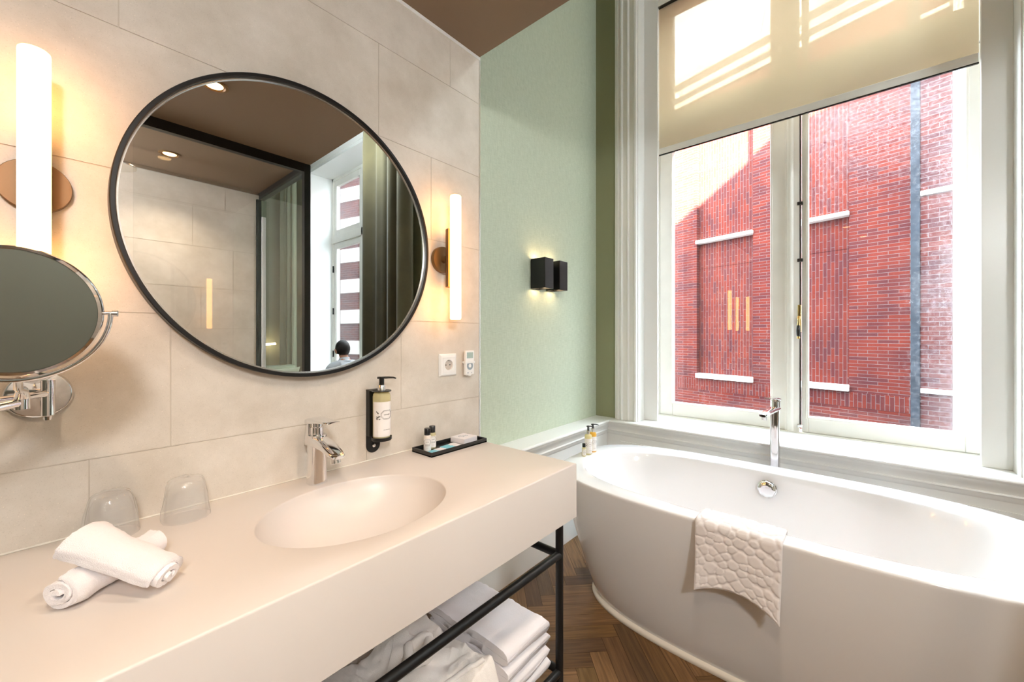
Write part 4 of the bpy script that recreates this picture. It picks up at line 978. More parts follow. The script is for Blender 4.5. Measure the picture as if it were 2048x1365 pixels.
tumbler((0.0885, 1.130, CT), 'plastic-wrapped tumbler upside down behind the rolled towels', 1.0)
tumbler((0.2045, 1.118, CT), 'plastic-wrapped tumbler upside down on the open counter towards the tap', 5.0)

# ------------------------------------------------------------------ rolled face towels
def towel_roll(name, c0, c1, r, label, seed, turns=2.6, thick=0.0085, flat=0.9, flare=0.0):
    """spiral section swept from c0 to c1; c0 is the end that faces the room"""
    c0 = Vector(c0); c1 = Vector(c1); ax = (c1 - c0).normalized(); side = ax.cross(Vector((0, 0, 1))).normalized(); up = side.cross(ax)
    t = thing(name, (c0.x, c0.y, CT), label, 'towel', 'rolled white face towels on the counter')
    K = 110; path = []
    for i in range(K + 1):
        f = i / K; a = f * turns * 2 * pi + seed; rr = 0.004 + (r - thick / 2 - 0.004) * f
        path.append((rr * cos(a), rr * sin(a) * flat))
    out = []; inn = []
    for i in range(K + 1):
        p0 = path[max(0, i - 1)]; p1 = path[min(K, i + 1)]; tx, ty = p1[0] - p0[0], p1[1] - p0[1]; l = hypot(tx, ty); nx, ny = ty / l, -tx / l
        h = thick / 2 * (1.0 if i < K - 3 else 0.5)
        out.append((path[i][0] + nx * h, path[i][1] + ny * h)); inn.append((path[i][0] - nx * h, path[i][1] - ny * h))
    sec = out + inn[::-1]
    L = (c1 - c0).length; S = 40; rings = []
    for j in range(S + 1):
        f = j / S; ring = []
        for k, (a, b) in enumerate(sec):
            kk = k if k <= K else 2 * K + 1 - k
            rag = (0.004 * noise.noise((kk * 0.05, seed * 3, 0)) + (0.010 * (kk / K - 0.5))) * (1 if f < 0.5 else -0.6) * max(0, 1 - min(f, 1 - f) * 6)
            p = c0 + ax * (f * L + rag)
            rim = 1.0 - 0.02 * (max(0, 1 - f * S / 2) + max(0, 1 - (1 - f) * S / 2))
            d = 0.0022 * noise.noise((p.x * 45 + a * 60, p.y * 45 + b * 60, seed)) + 0.0012 * noise.noise((p.x * 260, p.y * 260, a * 300 + b * 300))
            sc = (1 + d / max(hypot(a, b), 0.008)) * rim * (1 + 0.04 * sin(f * 5 + seed)) * (1 + flare * (f - 0.35))
            q = p + side * (a * sc) + up * (b * sc)
            if q.z < CT + 0.0008: q.z = CT + 0.0008
            ring.append(tuple(q))
        rings.append(ring)
    mb = MB(); mb.loft(rings); o = mb.build('towel', M['terry'], t, angle=80)
    return t
towel_roll('rolled_towel', (0.0127, 0.8735, CT + 0.0255), (0.131, 0.966, CT + 0.0255), 0.031, 'rolled white face towel lying underneath, its spiral end to the left', 0.4, 2.2, 0.0078, 0.82)
towel_roll('rolled_towel', (0.128, 0.817, CT + 0.027), (0.0394, 0.926, CT + 0.078), 0.036, 'rolled white face towel resting crosswise on top of the other roll', 2.2, 2.2, 0.0088, 0.70, 0.22)

# ------------------------------------------------------------------ bath towels and robe on the shelf
def folded_towel(name, x0, x1, y0, y1, z0, h, label, seed, folds=2):
    t = thing(name, ((x0 + x1) / 2, (y0 + y1) / 2, z0), label, 'towel', 'folded bath towels on the vanity shelf')
    mb = MB(); th = h / (2 * folds) * 1.02
    for f in range(folds):
        # one U-shaped fold lying inside the pile; the bend is at x1
        zc = z0 + h * (f + 0.5) / folds; half = h / folds / 2; r = half - th / 2
        path = [(x0 + (x1 - half - x0) * i / 16, -r) for i in range(17)] + [(x1 - half + r * sin(a) + (0.0 if f else 0.006), -r * cos(a)) for a in [pi * k / 10 for k in range(1, 10)]] + [(x1 - half - (x1 - half - x0) * i / 16, r) for i in range(17)]
        n = len(path); out = []; inn = []
        for i in range(n):
            p0 = path[max(0, i - 1)]; p1 = path[min(n - 1, i + 1)]; tx, ty = p1[0] - p0[0], p1[1] - p0[1]; l = hypot(tx, ty)
            nx, ny = ty / l, -tx / l; out.append((path[i][0] + nx * th / 2, path[i][1] + ny * th / 2)); inn.append((path[i][0] - nx * th * 0.42, path[i][1] - ny * th * 0.42))
        sec = out + inn[::-1]; S = 26; rings = []
        for j in range(S + 1):
            v = j / S; yy = y0 + (y1 - y0) * v; ring = []
            e = min(v, 1 - v) * S; pin = 1.0 if e > 2 else (0.55, 0.86, 1.0)[int(e)]
            for k, (a, b) in enumerate(sec):
                d = 0.0045 * noise.noise((a * 9, yy * 9 + f * 5, seed)) + 0.0022 * noise.noise((a * 60, yy * 60, seed + b * 60)) 
                sag = 0.010 * noise.noise((a * 4 + seed, yy * 5, 3.3 + f))
                ring.append((a + d, yy + 0.008 * noise.noise((a * 7, b * 30, seed + f)) * (1 - pin + 0.25), max(z0 + 0.001, zc + b * pin + d + sag * (f + 1) / folds)))
            rings.append(ring)
        mb.loft(rings)
    mb.build('towel', M['terry'], t, angle=80)
    return t
folded_towel('folded_towel', 0.80, 0.998, 0.706, 1.03, SHELF, 0.072, 'thick folded white bath towel at the bottom of the pile under the counter', 1.0)
folded_towel('folded_towel', 0.80, 0.992, 0.704, 1.035, SHELF + 0.077, 0.084, 'thick folded white bath towel on top of the pile under the counter', 4.0)

rb = thing('bathrobe', (0.44, 0.86, SHELF), 'folded white bathrobe with a tied belt lying left of the towels under the counter', 'bathrobe')
def robe_h(x, y):
    u = (x - 0.10) / 0.690; v = (y - 0.70) / 0.36
    b = max(0, min(1, 12 * u, 30 * (1 - u))) ** 0.5 * max(0, min(1, 10 * min(v, 1 - v))) ** 0.5
    h = 0.140 + 0.022 * sin(5 * u + 2 * v) + 0.030 * noise.noise((x * 6, y * 6, 2)) + 0.014 * abs(noise.noise((x * 16 + y * 7, y * 12, 8)))
    h += 0.012 * sin(28 * (x * 0.8 - y * 0.5) + 3 * noise.noise((x * 5, y * 5, 0)))
    q = noise.noise((x * 14 + 5 * y, y * 10 - 3 * x, 4)); h += 0.014 * (1 - abs(q)) ** 2.5
    q = noise.noise((x * 24 - 9 * y, y * 20, 9)); h += 0.004 * (1 - abs(q)) ** 2.5 + 0.0025 * noise.noise((x * 70, y * 70, 3))
    return SHELF + 0.002 + b * h
mb = MB(); nx, ny = 190, 110; top = []
for j in range(ny + 1):
    for i in range(nx + 1):
        x = 0.10 + 0.690 * i / nx; y = 0.70 + 0.36 * j / ny
        u = (i / nx) * 0.86
        top.append((x + 0.012 * noise.noise((x * 9, y * 9, 5)), y + 0.010 * noise.noise((x * 8, y * 8, 15)), robe_h(x, y)))
k = nx + 1; fs = [(j * k + i, j * k + i + 1, (j + 1) * k + i + 1, (j + 1) * k + i) for j in range(ny) for i in range(nx)]
n = len(top); bot = [(x, y, SHELF + 0.001) for x, y, z in top]
fs += [tuple(n + i for i in reversed(f)) for f in fs]
per = [i for i in range(k)] + [j * k + nx for j in range(1, ny + 1)] + [ny * k + i for i in range(nx - 1, -1, -1)] + [j * k for j in range(ny - 1, 0, -1)]
fs += [(b, a, a + n, b + n) for a, b in zip(per, per[1:] + per[:1])]
mb.add(top + bot, fs); mb.build('robe_body', M['robe'], rb, angle=80)
def strip(path, w, t, lift=0.004):
    mb = MB(); rings = []
    for i, (x, y) in enumerate(path):
        p0 = path[max(0, i - 1)]; p1 = path[min(len(path) - 1, i + 1)]; tx, ty = p1[0] - p0[0], p1[1] - p0[1]; l = hypot(tx, ty) or 1; nx, ny = -ty / l, tx / l
        L = (x + nx * w / 2, y + ny * w / 2); Rr = (x - nx * w / 2, y - ny * w / 2); zz = max(robe_h(*L), robe_h(*Rr), robe_h(x, y)) + lift
        rings.append([(L[0], L[1], zz), (x, y, zz + t * 1.2), (Rr[0], Rr[1], zz), (x, y, zz - t)])
    mb.loft(rings); return mb
pth = [(0.50 + 0.0045 * i + 0.02 * sin(i * 0.25), 0.715 + 0.0085 * i) for i in range(36)]
strip(pth, 0.042, 0.006, 0.008).build('belt', M['robe'], rb, angle=80)
mb = MB(); kp = [(0.66 + 0.05 * cos(a) * (0.7 + 0.3 * sin(2 * a)), 0.90 + 0.035 * sin(a)) for a in [2 * pi * i / 30 for i in range(31)]]
mb.tube([(x, y, robe_h(x, y) + 0.014 + 0.008 * sin(6 * i)) for i, (x, y) in enumerate(kp)], 0.013, 10, closed=False); mb.build('belt_knot', M['robe'], rb, angle=80)
hm = [(0.55 + 0.0065 * i, 0.74 + 0.035 * sin(i * 0.13) + 0.001 * i) for i in range(32)]
mb = MB(); mb.tube([(x, y, robe_h(x, y) + 0.004) for x, y in hm], 0.0065, 10); mb.build('sleeve_hem', M['robe'], rb, angle=80)

# ================================================================== BATH
TCX, TCY, TA, TB, TH = 1.925, 0.313, 0.854, 0.430, 0.60       # rim: half length (Y), half width (X), height
def sup(ax, ay, z, p=3.3, n=120, cx=TCX, cy=TCY):
    out = []
    for i in range(n):
        a = 2 * pi * i / n; c, s = cos(a), sin(a)
        out.append((cx + ax * math.copysign(abs(c) ** (2 / p), c), cy + ay * math.copysign(abs(s) ** (2 / p), s), z))
    return out
bath = thing('bathtub', (TCX, TCY, 0), 'freestanding white oval bathtub under the tall window', 'bathtub')
mb = MB(); rings = []
for z, f in ((0.022, 0.0), (0.05, 0.09), (0.12, 0.25), (0.22, 0.44), (0.32, 0.61), (0.42, 0.77), (0.50, 0.88), (0.56, 0.955), (0.585, 0.985), (0.594, 0.995)):
    rings.append(sup(TB - 0.118 * (1 - f), TA - 0.165 * (1 - f), z, 3.1 + 0.2 * f))
rings += [sup(TB - 0.002, TA - 0.002, 0.598), sup(TB - 0.006, TA - 0.006, TH)]
IX, IY, ICX = 0.327, 0.745, 1.907
def inner(s, z, p): return sup(IX * s, IY * s if s > 0.9 else IY * s, z, p, cx=ICX)
rings += [sup(IX + 0.012, IY + 0.012, TH, 2.9, cx=ICX), sup(IX + 0.004, IY + 0.004, TH - 0.002, 2.9, cx=ICX), sup(IX, IY, TH - 0.008, 2.9, cx=ICX)]
for z, dx_, dy_ in ((0.57, 0.004, 0.010), (0.52, 0.012, 0.032), (0.44, 0.027, 0.075), (0.35, 0.046, 0.130), (0.27, 0.064, 0.180), (0.215, 0.085, 0.225), (0.18, 0.115, 0.275), (0.165, 0.155, 0.33), (0.158, 0.20, 0.42), (0.155, 0.26, 0.6)):
    rings.append(sup(IX - dx_, IY - dy_, z, 2.8, cx=ICX))
mb.loft(rings, cap0=True, cap1=True); shell = mb.build('tub_shell', M['acrylic'], bath, angle=50)
mb = MB(); mb.loft([sup(TB - 0.108, TA - 0.150, 0.0, 3.1), sup(TB - 0.104, TA - 0.146, 0.010, 3.1), sup(TB - 0.108, TA - 0.152, 0.019, 3.1), sup(TB - 0.118, TA - 0.165, 0.026, 3.1)]); part_label(mb.build('base_seal', M['seal'], bath, angle=60), 'off-white seal along the foot of the tub')
# overflow knob on the far inner wall
kx, ky, kz = 2.216, 0.323, 0.525
KM = Matrix.Translation((kx, ky, kz)) @ Matrix.Rotation(radians(-90 + 8), 4, 'Y')
mb = MB(); mb.lathe([(0.040, -0.012), (0.040, 0.004), (0.037, 0.007), (0.030, 0.008)], 48, KM); kn = mb.build('overflow_rosette', M['chrome'], bath)
mb = MB(); n = 72; P = []
for (r, h) in ((0.034, 0.006), (0.0365, 0.010), (0.0365, 0.020), (0.032, 0.024), (0.018, 0.0255), (0.002, 0.026)):
    P.append([(r * (1 + 0.035 * cos(8 * 2 * pi * i / n) * (r > 0.03)) * cos(2 * pi * i / n), r * (1 + 0.035 * cos(8 * 2 * pi * i / n) * (r > 0.03)) * sin(2 * pi * i / n), h) for i in range(n)])
mb.loft(P, mtx=KM); mb.build('overflow_knob', M['chrome'], kn, angle=50)
mb = MB(); mb.lathe([(0.036, 0.0), (0.036, 0.006), (0.0, 0.009)], 36, Matrix.Translation((ICX, TCY, 0.154))); mb.build('drain_cap', M['chrome'], bath)

# floor-standing bath mixer behind the tub
bx_, by_ = 2.452, 0.323
bm_ = thing('bath_mixer', (bx_, by_, 0), 'tall chrome floor-standing bath mixer between the tub and the window sill', 'tap')
mb = MB(); rings = []
for z, hx, hy in ((0.006, 0.024, 0.024), (0.20, 0.0235, 0.0235), (0.60, 0.0225, 0.0225), (0.80, 0.021, 0.021), (0.845, 0.021, 0.021), (0.868, 0.022, 0.022)):
    rings.append([(x, y, z) for x, y in rrect(bx_, by_, hx, hy, 3.2)])
mb.loft(rings); mb.build('column', M['chrome'], bm_, angle=50)
mb = MB(); mb.lathe([(0.055, 0.0), (0.055, 0.006), (0.050, 0.009), (0.0, 0.010)], 40, Matrix.Translation((bx_, by_, 0))); mb.build('floor_flange', M['chrome'], bm_)
d_ = Vector((-0.155, 0.032, 0)).normalized(); s_ = Vector((-d_.y, d_.x, 0))
mb = MB(); rings = []
for t, z, hw, ht in ((-0.022, 0.868, 0.020, 0.012), (0.0, 0.868, 0.021, 0.013), (0.05, 0.866, 0.021, 0.012), (0.11, 0.860, 0.020, 0.010), (0.15, 0.854, 0.018, 0.009), (0.158, 0.852, 0.014, 0.006)):
    rings.append([tuple(Vector((bx_, by_, z)) + d_ * t + s_ * a + Vector((0, 0, b))) for a, b in rrect(0, 0, hw, ht, 3, 24)])
mb.loft(rings); mb.build('spout', M['chrome'], bm_, angle=50)
c = Vector((bx_, by_, 0)) + d_ * 0.135
mb = MB(); mb.lathe([(0.0125, 0.829), (0.0135, 0.831), (0.0135, 0.848), (0.010, 0.852)], 24, Matrix.Translation((c.x, c.y, 0))); mb.build('aerator', M['satin'], bm_)
mb = MB(); mb.cyl((bx_, by_, 0.872), (bx_, by_, 0.908), 0.0165, 24); mb.build('lever_base', M['chrome'], bm_)
mb = MB(); rings = []
for t, z, hw, ht in ((-0.024, 0.910, 0.020, 0.006), (-0.02, 0.918, 0.021, 0.010), (0.0, 0.922, 0.022, 0.010), (0.03, 0.926, 0.021, 0.006), (0.075, 0.930, 0.019, 0.003), (0.095, 0.932, 0.016, 0.002)):
    rings.append([tuple(Vector((bx_, by_, z)) + d_ * t + s_ * a + Vector((0, 0, b))) for a, b in rrect(0, 0, hw, ht, 3, 24)])
mb.loft(rings); mb.build('lever', M['chrome'], bm_, angle=50)
mb = MB(); rings = []
for z, f in ((0.876, 1.0), (0.912, 1.0)):
    rings.append([tuple(Vector((bx_, by_, z)) - d_ * 0.012 + s_ * a * f + d_ * b * f) for a, b in rrect(0, 0, 0.020, 0.010, 3, 24)])
mb.loft(rings); mb.build('lever_block', M['chrome'], bm_, angle=50)

# pebble-pattern bath mat folded over the rim
def bath_mat():
    Y0, Y1 = 0.175, 0.432
    rnd = random.Random(11); pts = []
    tries = 0
    while len(pts) < 260 and tries < 30000:
        tries += 1; p = (rnd.uniform(-0.03, 0.29), rnd.uniform(-0.03, 0.43)); md = rnd.uniform(0.020, 0.037)
        if all(hypot(p[0] - q[0], (p[1] - q[1])) > (md + q[2]) / 2 for q in pts): pts.append((p[0], p[1], md))
    def peb(u, v):
        ds = sorted((hypot(u - q[0], v - q[1]) / q[2], q[2]) for q in pts)
        e = min(ds[1][0] - ds[0][0], (0.70 - ds[0][0]) * 1.3) * 0.030
        return min(1, max(0, e / 0.0075)) ** 0.55
    xf = TCX - TB - 0.004            # hanging face
    Lin, Ltop, Lfr = 0.055, 0.082, 0.232
    def base(u, s):
        """s: length from the inside edge over the rim and down the front"""
        r = 0.012; f = u / (Y1 - Y0)
        if s < Lin: p = (1.582 + 0.013, TH + 0.006 - (Lin - s)); n = (1, 0)
        elif s < Lin + Ltop: p = (1.592 - (s - Lin) * (1.592 - xf + 0.006) / Ltop, TH + 0.0065); n = (0, 1)
        else:
            q = s - Lin - Ltop; hang = q / Lfr
            p = (xf - 0.008 - 0.004 * hang, TH - q); n = (-1, 0)
        return p, n
    nu, nv = 84, 124; S = Lin + Ltop + Lfr; top = []; bot = []
    for j in range(nv + 1):
        s = S * j / nv
        for i in range(nu + 1):
            u = (Y1 - Y0) * i / nu; f = i / nu
            (p, n) = base(u, s); 
            w0 = 0.006
            acc = [0, 0, 0, 0]
            for k in (-1, 0, 1):
                (pk, nk) = base(u, min(S, max(0, s + k * w0))); acc[0] += pk[0]; acc[1] += pk[1]; acc[2] += nk[0]; acc[3] += nk[1]
            x, z = acc[0] / 3, acc[1] / 3; l = hypot(acc[2], acc[3]) or 1; nx, nz = acc[2] / l, acc[3] / l
            hang = max(0, (s - Lin - Ltop) / Lfr)
            y = Y0 + u
            z += hang * (0.034 * (1 - (2 * f - 1.05) ** 2) - 0.012 * max(0, 0.35 - f)) 
            x -= hang * hang * (0.018 * (2 * f - 1) ** 2 + 0.004) * 1.0
            y += hang * 0.010 * (0.5 - f)
            edge = min(u, (Y1 - Y0) - u, S - s, s) 
            h = 0.0045 * peb(u, s) if edge > 0.006 else 0.001
            t0 = 0.0025 if edge > 0.001 else 0.001
            top.append((x + nx * (t0 + h), y, z + nz * (t0 + h))); bot.append((x, y, z))
    k = nu + 1; n = len(top)
    fs = [(j * k + i, j * k + i + 1, (j + 1) * k + i + 1, (j + 1) * k + i) for j in range(nv) for i in range(nu)]
    fs += [tuple(n + i for i in reversed(f)) for f in fs]
    per = [i for i in range(k)] + [j * k + nu for j in range(1, nv + 1)] + [nv * k + i for i in range(nu - 1, -1, -1)] + [j * k for j in range(nv - 1, 0, -1)]
    fs += [(b, a, a + n, b + n) for a, b in zip(per, per[1:] + per[:1])]
    mb = MB(); mb.add(top + bot, fs); o = mb.build('bath_mat', M['mat'], angle=70)
    tag(o, 'white bath mat with pebble pattern hanging over the front rim of the tub', 'bath mat')
bath_mat()

# bottles on the far end of the tub rim
pump_bottle('bath_bottle', (1.9345, 1.1135, TH + 0.0005), 'pale yellow pump bottle on the tub rim, the left one of the pair', 'bottle', 0.0195, 0.108, 'gold', vf(1.93, 1.11, 0.55), 'pump bottles on the tub rim')
pump_bottle('bath_bottle', (1.992, 1.118, TH + 0.0005), 'amber orange pump bottle on the tub rim, the right one of the pair', 'bottle', 0.0195, 0.108, 'amber', vf(1.99, 1.11, 0.55), 'pump bottles on the tub rim')
mini_bottle((1.886, 1.112, TH + 0.0005), 'tiny yellow bottle with black cap before the pump bottles on the tub rim', 'gold', vf(1.886, 1.112, 0.5), 0.0105, 0.050)

# ------------------------------------------------------------------ twin up-and-down wall light on the green wall
wl = thing('twin_wall_light', (1.978, AY, 1.61), 'black twin-box up-and-down wall light on the pale green wall', 'wall lamp')
mb = MB(); mb.box(1.885, 2.075, AY - 0.020, AY, 1.585, 1.635); mb.build('wall_bracket', M['black'], wl, smooth=False, bevel=0.002)
for (xa, xb) in ((1.861, 1.945), (2.011, 2.095)):
    mb = MB(); ya, yb, za, zb, t = 1.350, AY - 0.006, 1.520, 1.694, 0.004
    mb.box(xa, xb, ya, ya + t, za, zb); mb.box(xa, xb, yb - t, yb, za, zb); mb.box(xa, xa + t, ya + t, yb - t, za, zb); mb.box(xb - t, xb, ya + t, yb - t, za, zb); mb.box(xa + t, xb - t, ya + t, yb - t, za + 0.016, zb - 0.016)
    hs = mb.build('housing', M['black'], wl, smooth=False, bevel=0.001)
    for z, s in ((za + 0.014, -1), (zb - 0.014, 1)):
        mb = MB(); mb.lathe([(0.026, -0.002), (0.026, 0.002)], 32, Matrix.Translation(((xa + xb) / 2, yb - 0.034, z))); mb.build('led_disc', M['led'], hs)

# ------------------------------------------------------------------ ceiling spots
def downlight(x, y, label):
    t = thing('ceiling_spot', (x, y, CZ), label, 'ceiling light', 'recessed spots in the low brown ceiling')
    m = Matrix.Translation((x, y, CZ))
    mb = MB(); mb.lathe([(0.055, 0.0), (0.055, -0.004), (0.050, -0.006), (0.043, -0.006), (0.038, -0.0005)], 40, m, caps=False); mb.build('trim_ring', M['bracket'], t)
    mb = MB(); mb.lathe([(0.034, -0.0008), (0.030, -0.0035), (0.0, -0.005)], 32, m); mb.build('lamp', M['bulb'], t)
    return t
SPOTS = [(0.51, 0.09, 'recessed ceiling spot nearest the mirror top, seen in the round mirror'), (0.52, -0.97, 'recessed ceiling spot inside the shower, seen in the round mirror'), (-0.15, -0.05, 'added recessed fill spot, unseen behind the viewer on the entrance side')]  # third spot is added out of view, as fill for the tub front
for (x, y, lb) in SPOTS:
    downlight(x, y, lb)
    ld = bpy.data.lights.new('spot_beam', 'SPOT'); ld.energy = DOWN * (1.3 if x < 0 else 0.75); ld.color = (1.0, 0.80, 0.60); ld.spot_size = radians(125); ld.spot_blend = 0.8; ld.shadow_soft_size = 0.03
    lo = bpy.data.objects.new('spot_beam', ld); COL.objects.link(lo); lo.location = (x, y, CZ - 0.02)

# opal globe fill lamp added to brighten the room, unseen behind the viewer
cl_ = thing('added_fill_globe', (-0.45, -1.10, CZ), 'added opal globe fill lamp, unseen at the entrance side behind the viewer', 'ceiling light')
mb = MB(); mb.lathe([(0.0, 0.0), (0.07, 0.0), (0.07, -0.012), (0.05, -0.03), (0.05, -0.055), (0.0, -0.055)], 40, Matrix.Translation((-0.45, -1.10, CZ))); mb.build('ceiling_plate', M['satin'], cl_)
mb = MB(); mb.lathe([(0.13 * sin(a), 2.215 - 0.13 * cos(a)) for a in [pi * k / 24 for k in range(25)]], 40, Matrix.Translation((-0.45, -1.10, 0))); mb.build('opal_shade', M['opal'], cl_)

bp_ = thing('added_fill_pendant', (1.95, -1.75, HZ), 'added opal globe fill pendant, unseen in the bedroom part under the high ceiling', 'ceiling light')  # pendant added as fill for bath and alcove, hidden by the low ceiling
mb = MB(); mb.lathe([(0.0, 0.0), (0.06, 0.0), (0.055, -0.02), (0.0, -0.024)], 28, Matrix.Translation((1.95, -1.75, HZ))); mb.cyl((1.95, -1.75, HZ - 0.02), (1.95, -1.75, 3.52), 0.004, 8); mb.build('cord', M['black'], bp_)
mb = MB(); mb.lathe([(0.14 * sin(a), 3.38 - 0.14 * cos(a)) for a in [pi * k / 20 for k in range(21)]], 32, Matrix.Translation((1.95, -1.75, 0))); mb.build('globe', M['opalb'], bp_)

# ================================================================== REFLECTED SIDE OF THE ROOM
scr = thing('shower_screen', (0.5, -0.49, 0), 'glass shower enclosure with black metal frame reflected in the round mirror', 'shower screen')
FX = 1.152; SYF = -0.49; B_ = 0.02
for nm, bxs in (('post', (FX - B_, FX + B_, SYF - B_, SYF + B_, 0, CZ)), ('top_rail', (BX0, FX - B_, SYF - B_, SYF + B_, CZ - 0.055, CZ)), ('top_rail', (FX - B_, FX + B_, -1.34, SYF - B_, CZ - 0.055, CZ)), ('wall_post', (FX - B_ - 0.02, FX - 0.005, -1.345, -1.325, 0, CZ - 0.055))):
    mb = MB(); mb.box(*bxs); mb.build(nm, M['black'], scr, smooth=False, bevel=0.001)
mb = MB(); mb.box(0.30, FX - B_, SYF - 0.004, SYF + 0.004, 0.01, CZ - 0.055); mb.build('front_glass', M['screen'], scr, smooth=False)
mb = MB(); mb.box(FX - 0.004, FX + 0.004, -1.325, SYF - B_, 0.01, CZ - 0.055); mb.build('side_glass', M['screen'], scr, smooth=False)
mb = MB(); mb.box(FX - 0.005, FX + 0.025, -1.345, -1.315, 0.0, 2.20); part_label(mb.build('corner_profile', M['plastic'], scr, smooth=False, bevel=0.004), 'white upright corner profile')
mb = MB(); mb.box(BX0, FX - 0.02, -1.340, -1.325, CZ - 0.022, CZ); struct(mb.build('trim_6', M['satin'], smooth=False))
shd = thing('rain_shower', (0.27, -1.0, CZ), 'flat round rain shower under the shower ceiling, at the left of the mirror', 'shower')
mb = MB(); mb.lathe([(0.0, 0.0), (0.10, 0.0), (0.102, 0.004), (0.10, 0.010), (0.02, 0.016), (0.0, 0.016)], 48, Matrix.Translation((0.27, -1.0, 2.245))); mb.build('spray_plate', M['satin'], shd)
mb = MB(); mb.cyl((0.27, -1.0, 2.258), (0.27, -1.0, CZ), 0.010, 16); mb.build('drop_pipe', M['chrome'], shd)

def curtain(name, mat, x, ya, yb, z0, z1, label, seed, amp=0.05, waves=7):
    n = 150; front = []; sgn = []
    for i in range(n + 1):
        f = i / n; ph = f * waves * 2 * pi + 0.9 * sin(3 * f * pi + seed)
        front.append((x + amp * sin(ph) + 0.25 * amp * sin(2.3 * ph + seed), ya + (yb - ya) * f + 0.018 * cos(ph)))
    mb = MB(); rings = []
    for z, sp in ((z0, 1.05), (z0 + 0.6, 1.0), (z0 + 1.6, 0.95), (z1 - 0.4, 0.9), (z1 - 0.1, 0.75), (z1, 0.7)):
        a = [(x + (p[0] - x) * sp, p[1], z) for p in front]; b = [(q[0] + 0.004, q[1], z) for q in reversed(a)]
        rings.append(a + b)
    mb.loft(rings); o = mb.build(name, M[mat], angle=80)
    tag(o, label, 'curtain', 'floor-length curtains of the bedroom window'); return o
curtain('curtain', 'velvet', 2.50, -2.20, -1.24, 0.02, 3.85, 'dark olive velvet curtain at the right side of the round mirror', 0.5, 0.060, 4.2)
curtain('curtain', 'pale', 2.50, -4.75, -4.13, 0.02, 3.85, 'pale green curtain beyond the shower glass in the round mirror', 2.0, 0.05, 4)

# sofa, pillows
sf = thing('sofa', (1.75, -3.35, 0), 'sage green sofa reflected at the bottom of the round mirror', 'sofa')
def pad(name, x0, x1, y0, y1, z0, z1, mat, parent, bev=0.04):
    mb = MB(); mb.box(x0, x1, y0, y1, z0, z1); return mb.build(name, M[mat], parent, bevel=bev, seg=4)
pad('seat_base', 1.30, 2.34, -3.80, -2.95, 0.10, 0.30, 'sofa', sf); pad('seat_cushion', 1.42, 2.22, -3.62, -2.93, 0.302, 0.45, 'sofa', sf, 0.05)
pad('backrest', 1.30, 2.34, -3.85, -3.64, 0.30, 0.83, 'sofa', sf, 0.06); pad('armrest', 1.28, 1.41, -3.64, -2.95, 0.30, 0.62, 'sofa', sf, 0.05); pad('armrest', 2.23, 2.36, -3.64, -2.95, 0.30, 0.62, 'sofa', sf, 0.05)
for x in (1.36, 2.28):
    for y in (-3.76, -3.02):
        mb = MB(); mb.cyl((x, y, 0), (x, y, 0.12), 0.018, 12, 0.024); mb.build('foot', M['black'], sf)
def pillow(x, y, z, rz, label, s=0.46):
    mt = Matrix.Translation((x, y, z)) @ Matrix.Rotation(rz, 4, 'Z') @ Matrix.Rotation(radians(-18), 4, 'X')
    mb = MB(); n = 20; top = []; bot = []
    for j in range(n + 1):
        for i in range(n + 1):
            u = i / n * 2 - 1; v = j / n * 2 - 1; h = 0.075 * ((1 - u * u) * (1 - v * v)) ** 0.42
            pu = u * (1 - 0.10 * (1 - v * v)) * s / 2; pv = v * (1 - 0.10 * (1 - u * u)) * s / 2
            top.append(mt @ Vector((pu, -h - 0.002, pv + s / 2))); bot.append(mt @ Vector((pu, h + 0.002, pv + s / 2)))
    k = n + 1; m = len(top); fs = [(j * k + i, j * k + i + 1, (j + 1) * k + i + 1, (j + 1) * k + i) for j in range(n) for i in range(n)]
    fs += [tuple(m + q for q in reversed(f)) for f in fs]
    per = [i for i in range(k)] + [j * k + n for j in range(1, n + 1)] + [n * k + i for i in range(n - 1, -1, -1)] + [j * k for j in range(n - 1, 0, -1)]
    fs += [(b, a, a + m, b + m) for a, b in zip(per, per[1:] + per[:1])]
    mb.add(top + bot, fs); o = mb.build('pillow', M['cushion'], angle=80); tag(o, label, 'pillow', 'sage pillows on the sofa'); return o
pillow(2.005, -3.36, 0.455, 0.06, 'sage green pillow on the sofa, right one in the mirror image', 0.40)
pillow(1.60, -3.38, 0.455, -0.05, 'sage green pillow on the sofa, left one in the mirror image', 0.37)

# reading lamp on the bedroom end wall
rl = thing('reading_lamp', (2.30, BY0, 1.10), 'small glowing reading lamp on the bedroom wall behind the shower glass', 'wall lamp')
mb = MB(); mb.lathe([(0.03, 0), (0.03, 0.012), (0.0, 0.014)], 24, Matrix.Translation((2.42, BY0, 1.10)) @ Matrix.Rotation(radians(-90), 4, 'X')); mb.build('wall_rose', M['bracket'], rl)
mb = MB(); mb.tube([(2.42, BY0 + 0.01, 1.10), (2.42, BY0 + 0.10, 1.11), (2.50, BY0 + 0.14, 1.10), (2.52, BY0 + 0.14, 1.095)], 0.006, 10); mb.build('arm', M['bracket'], rl)
mb = MB(); mb.cyl((2.36, BY0 + 0.14, 1.09), (2.53, BY0 + 0.14, 1.10), 0.017, 20); mb.build('glowing_head', M['led'], rl)

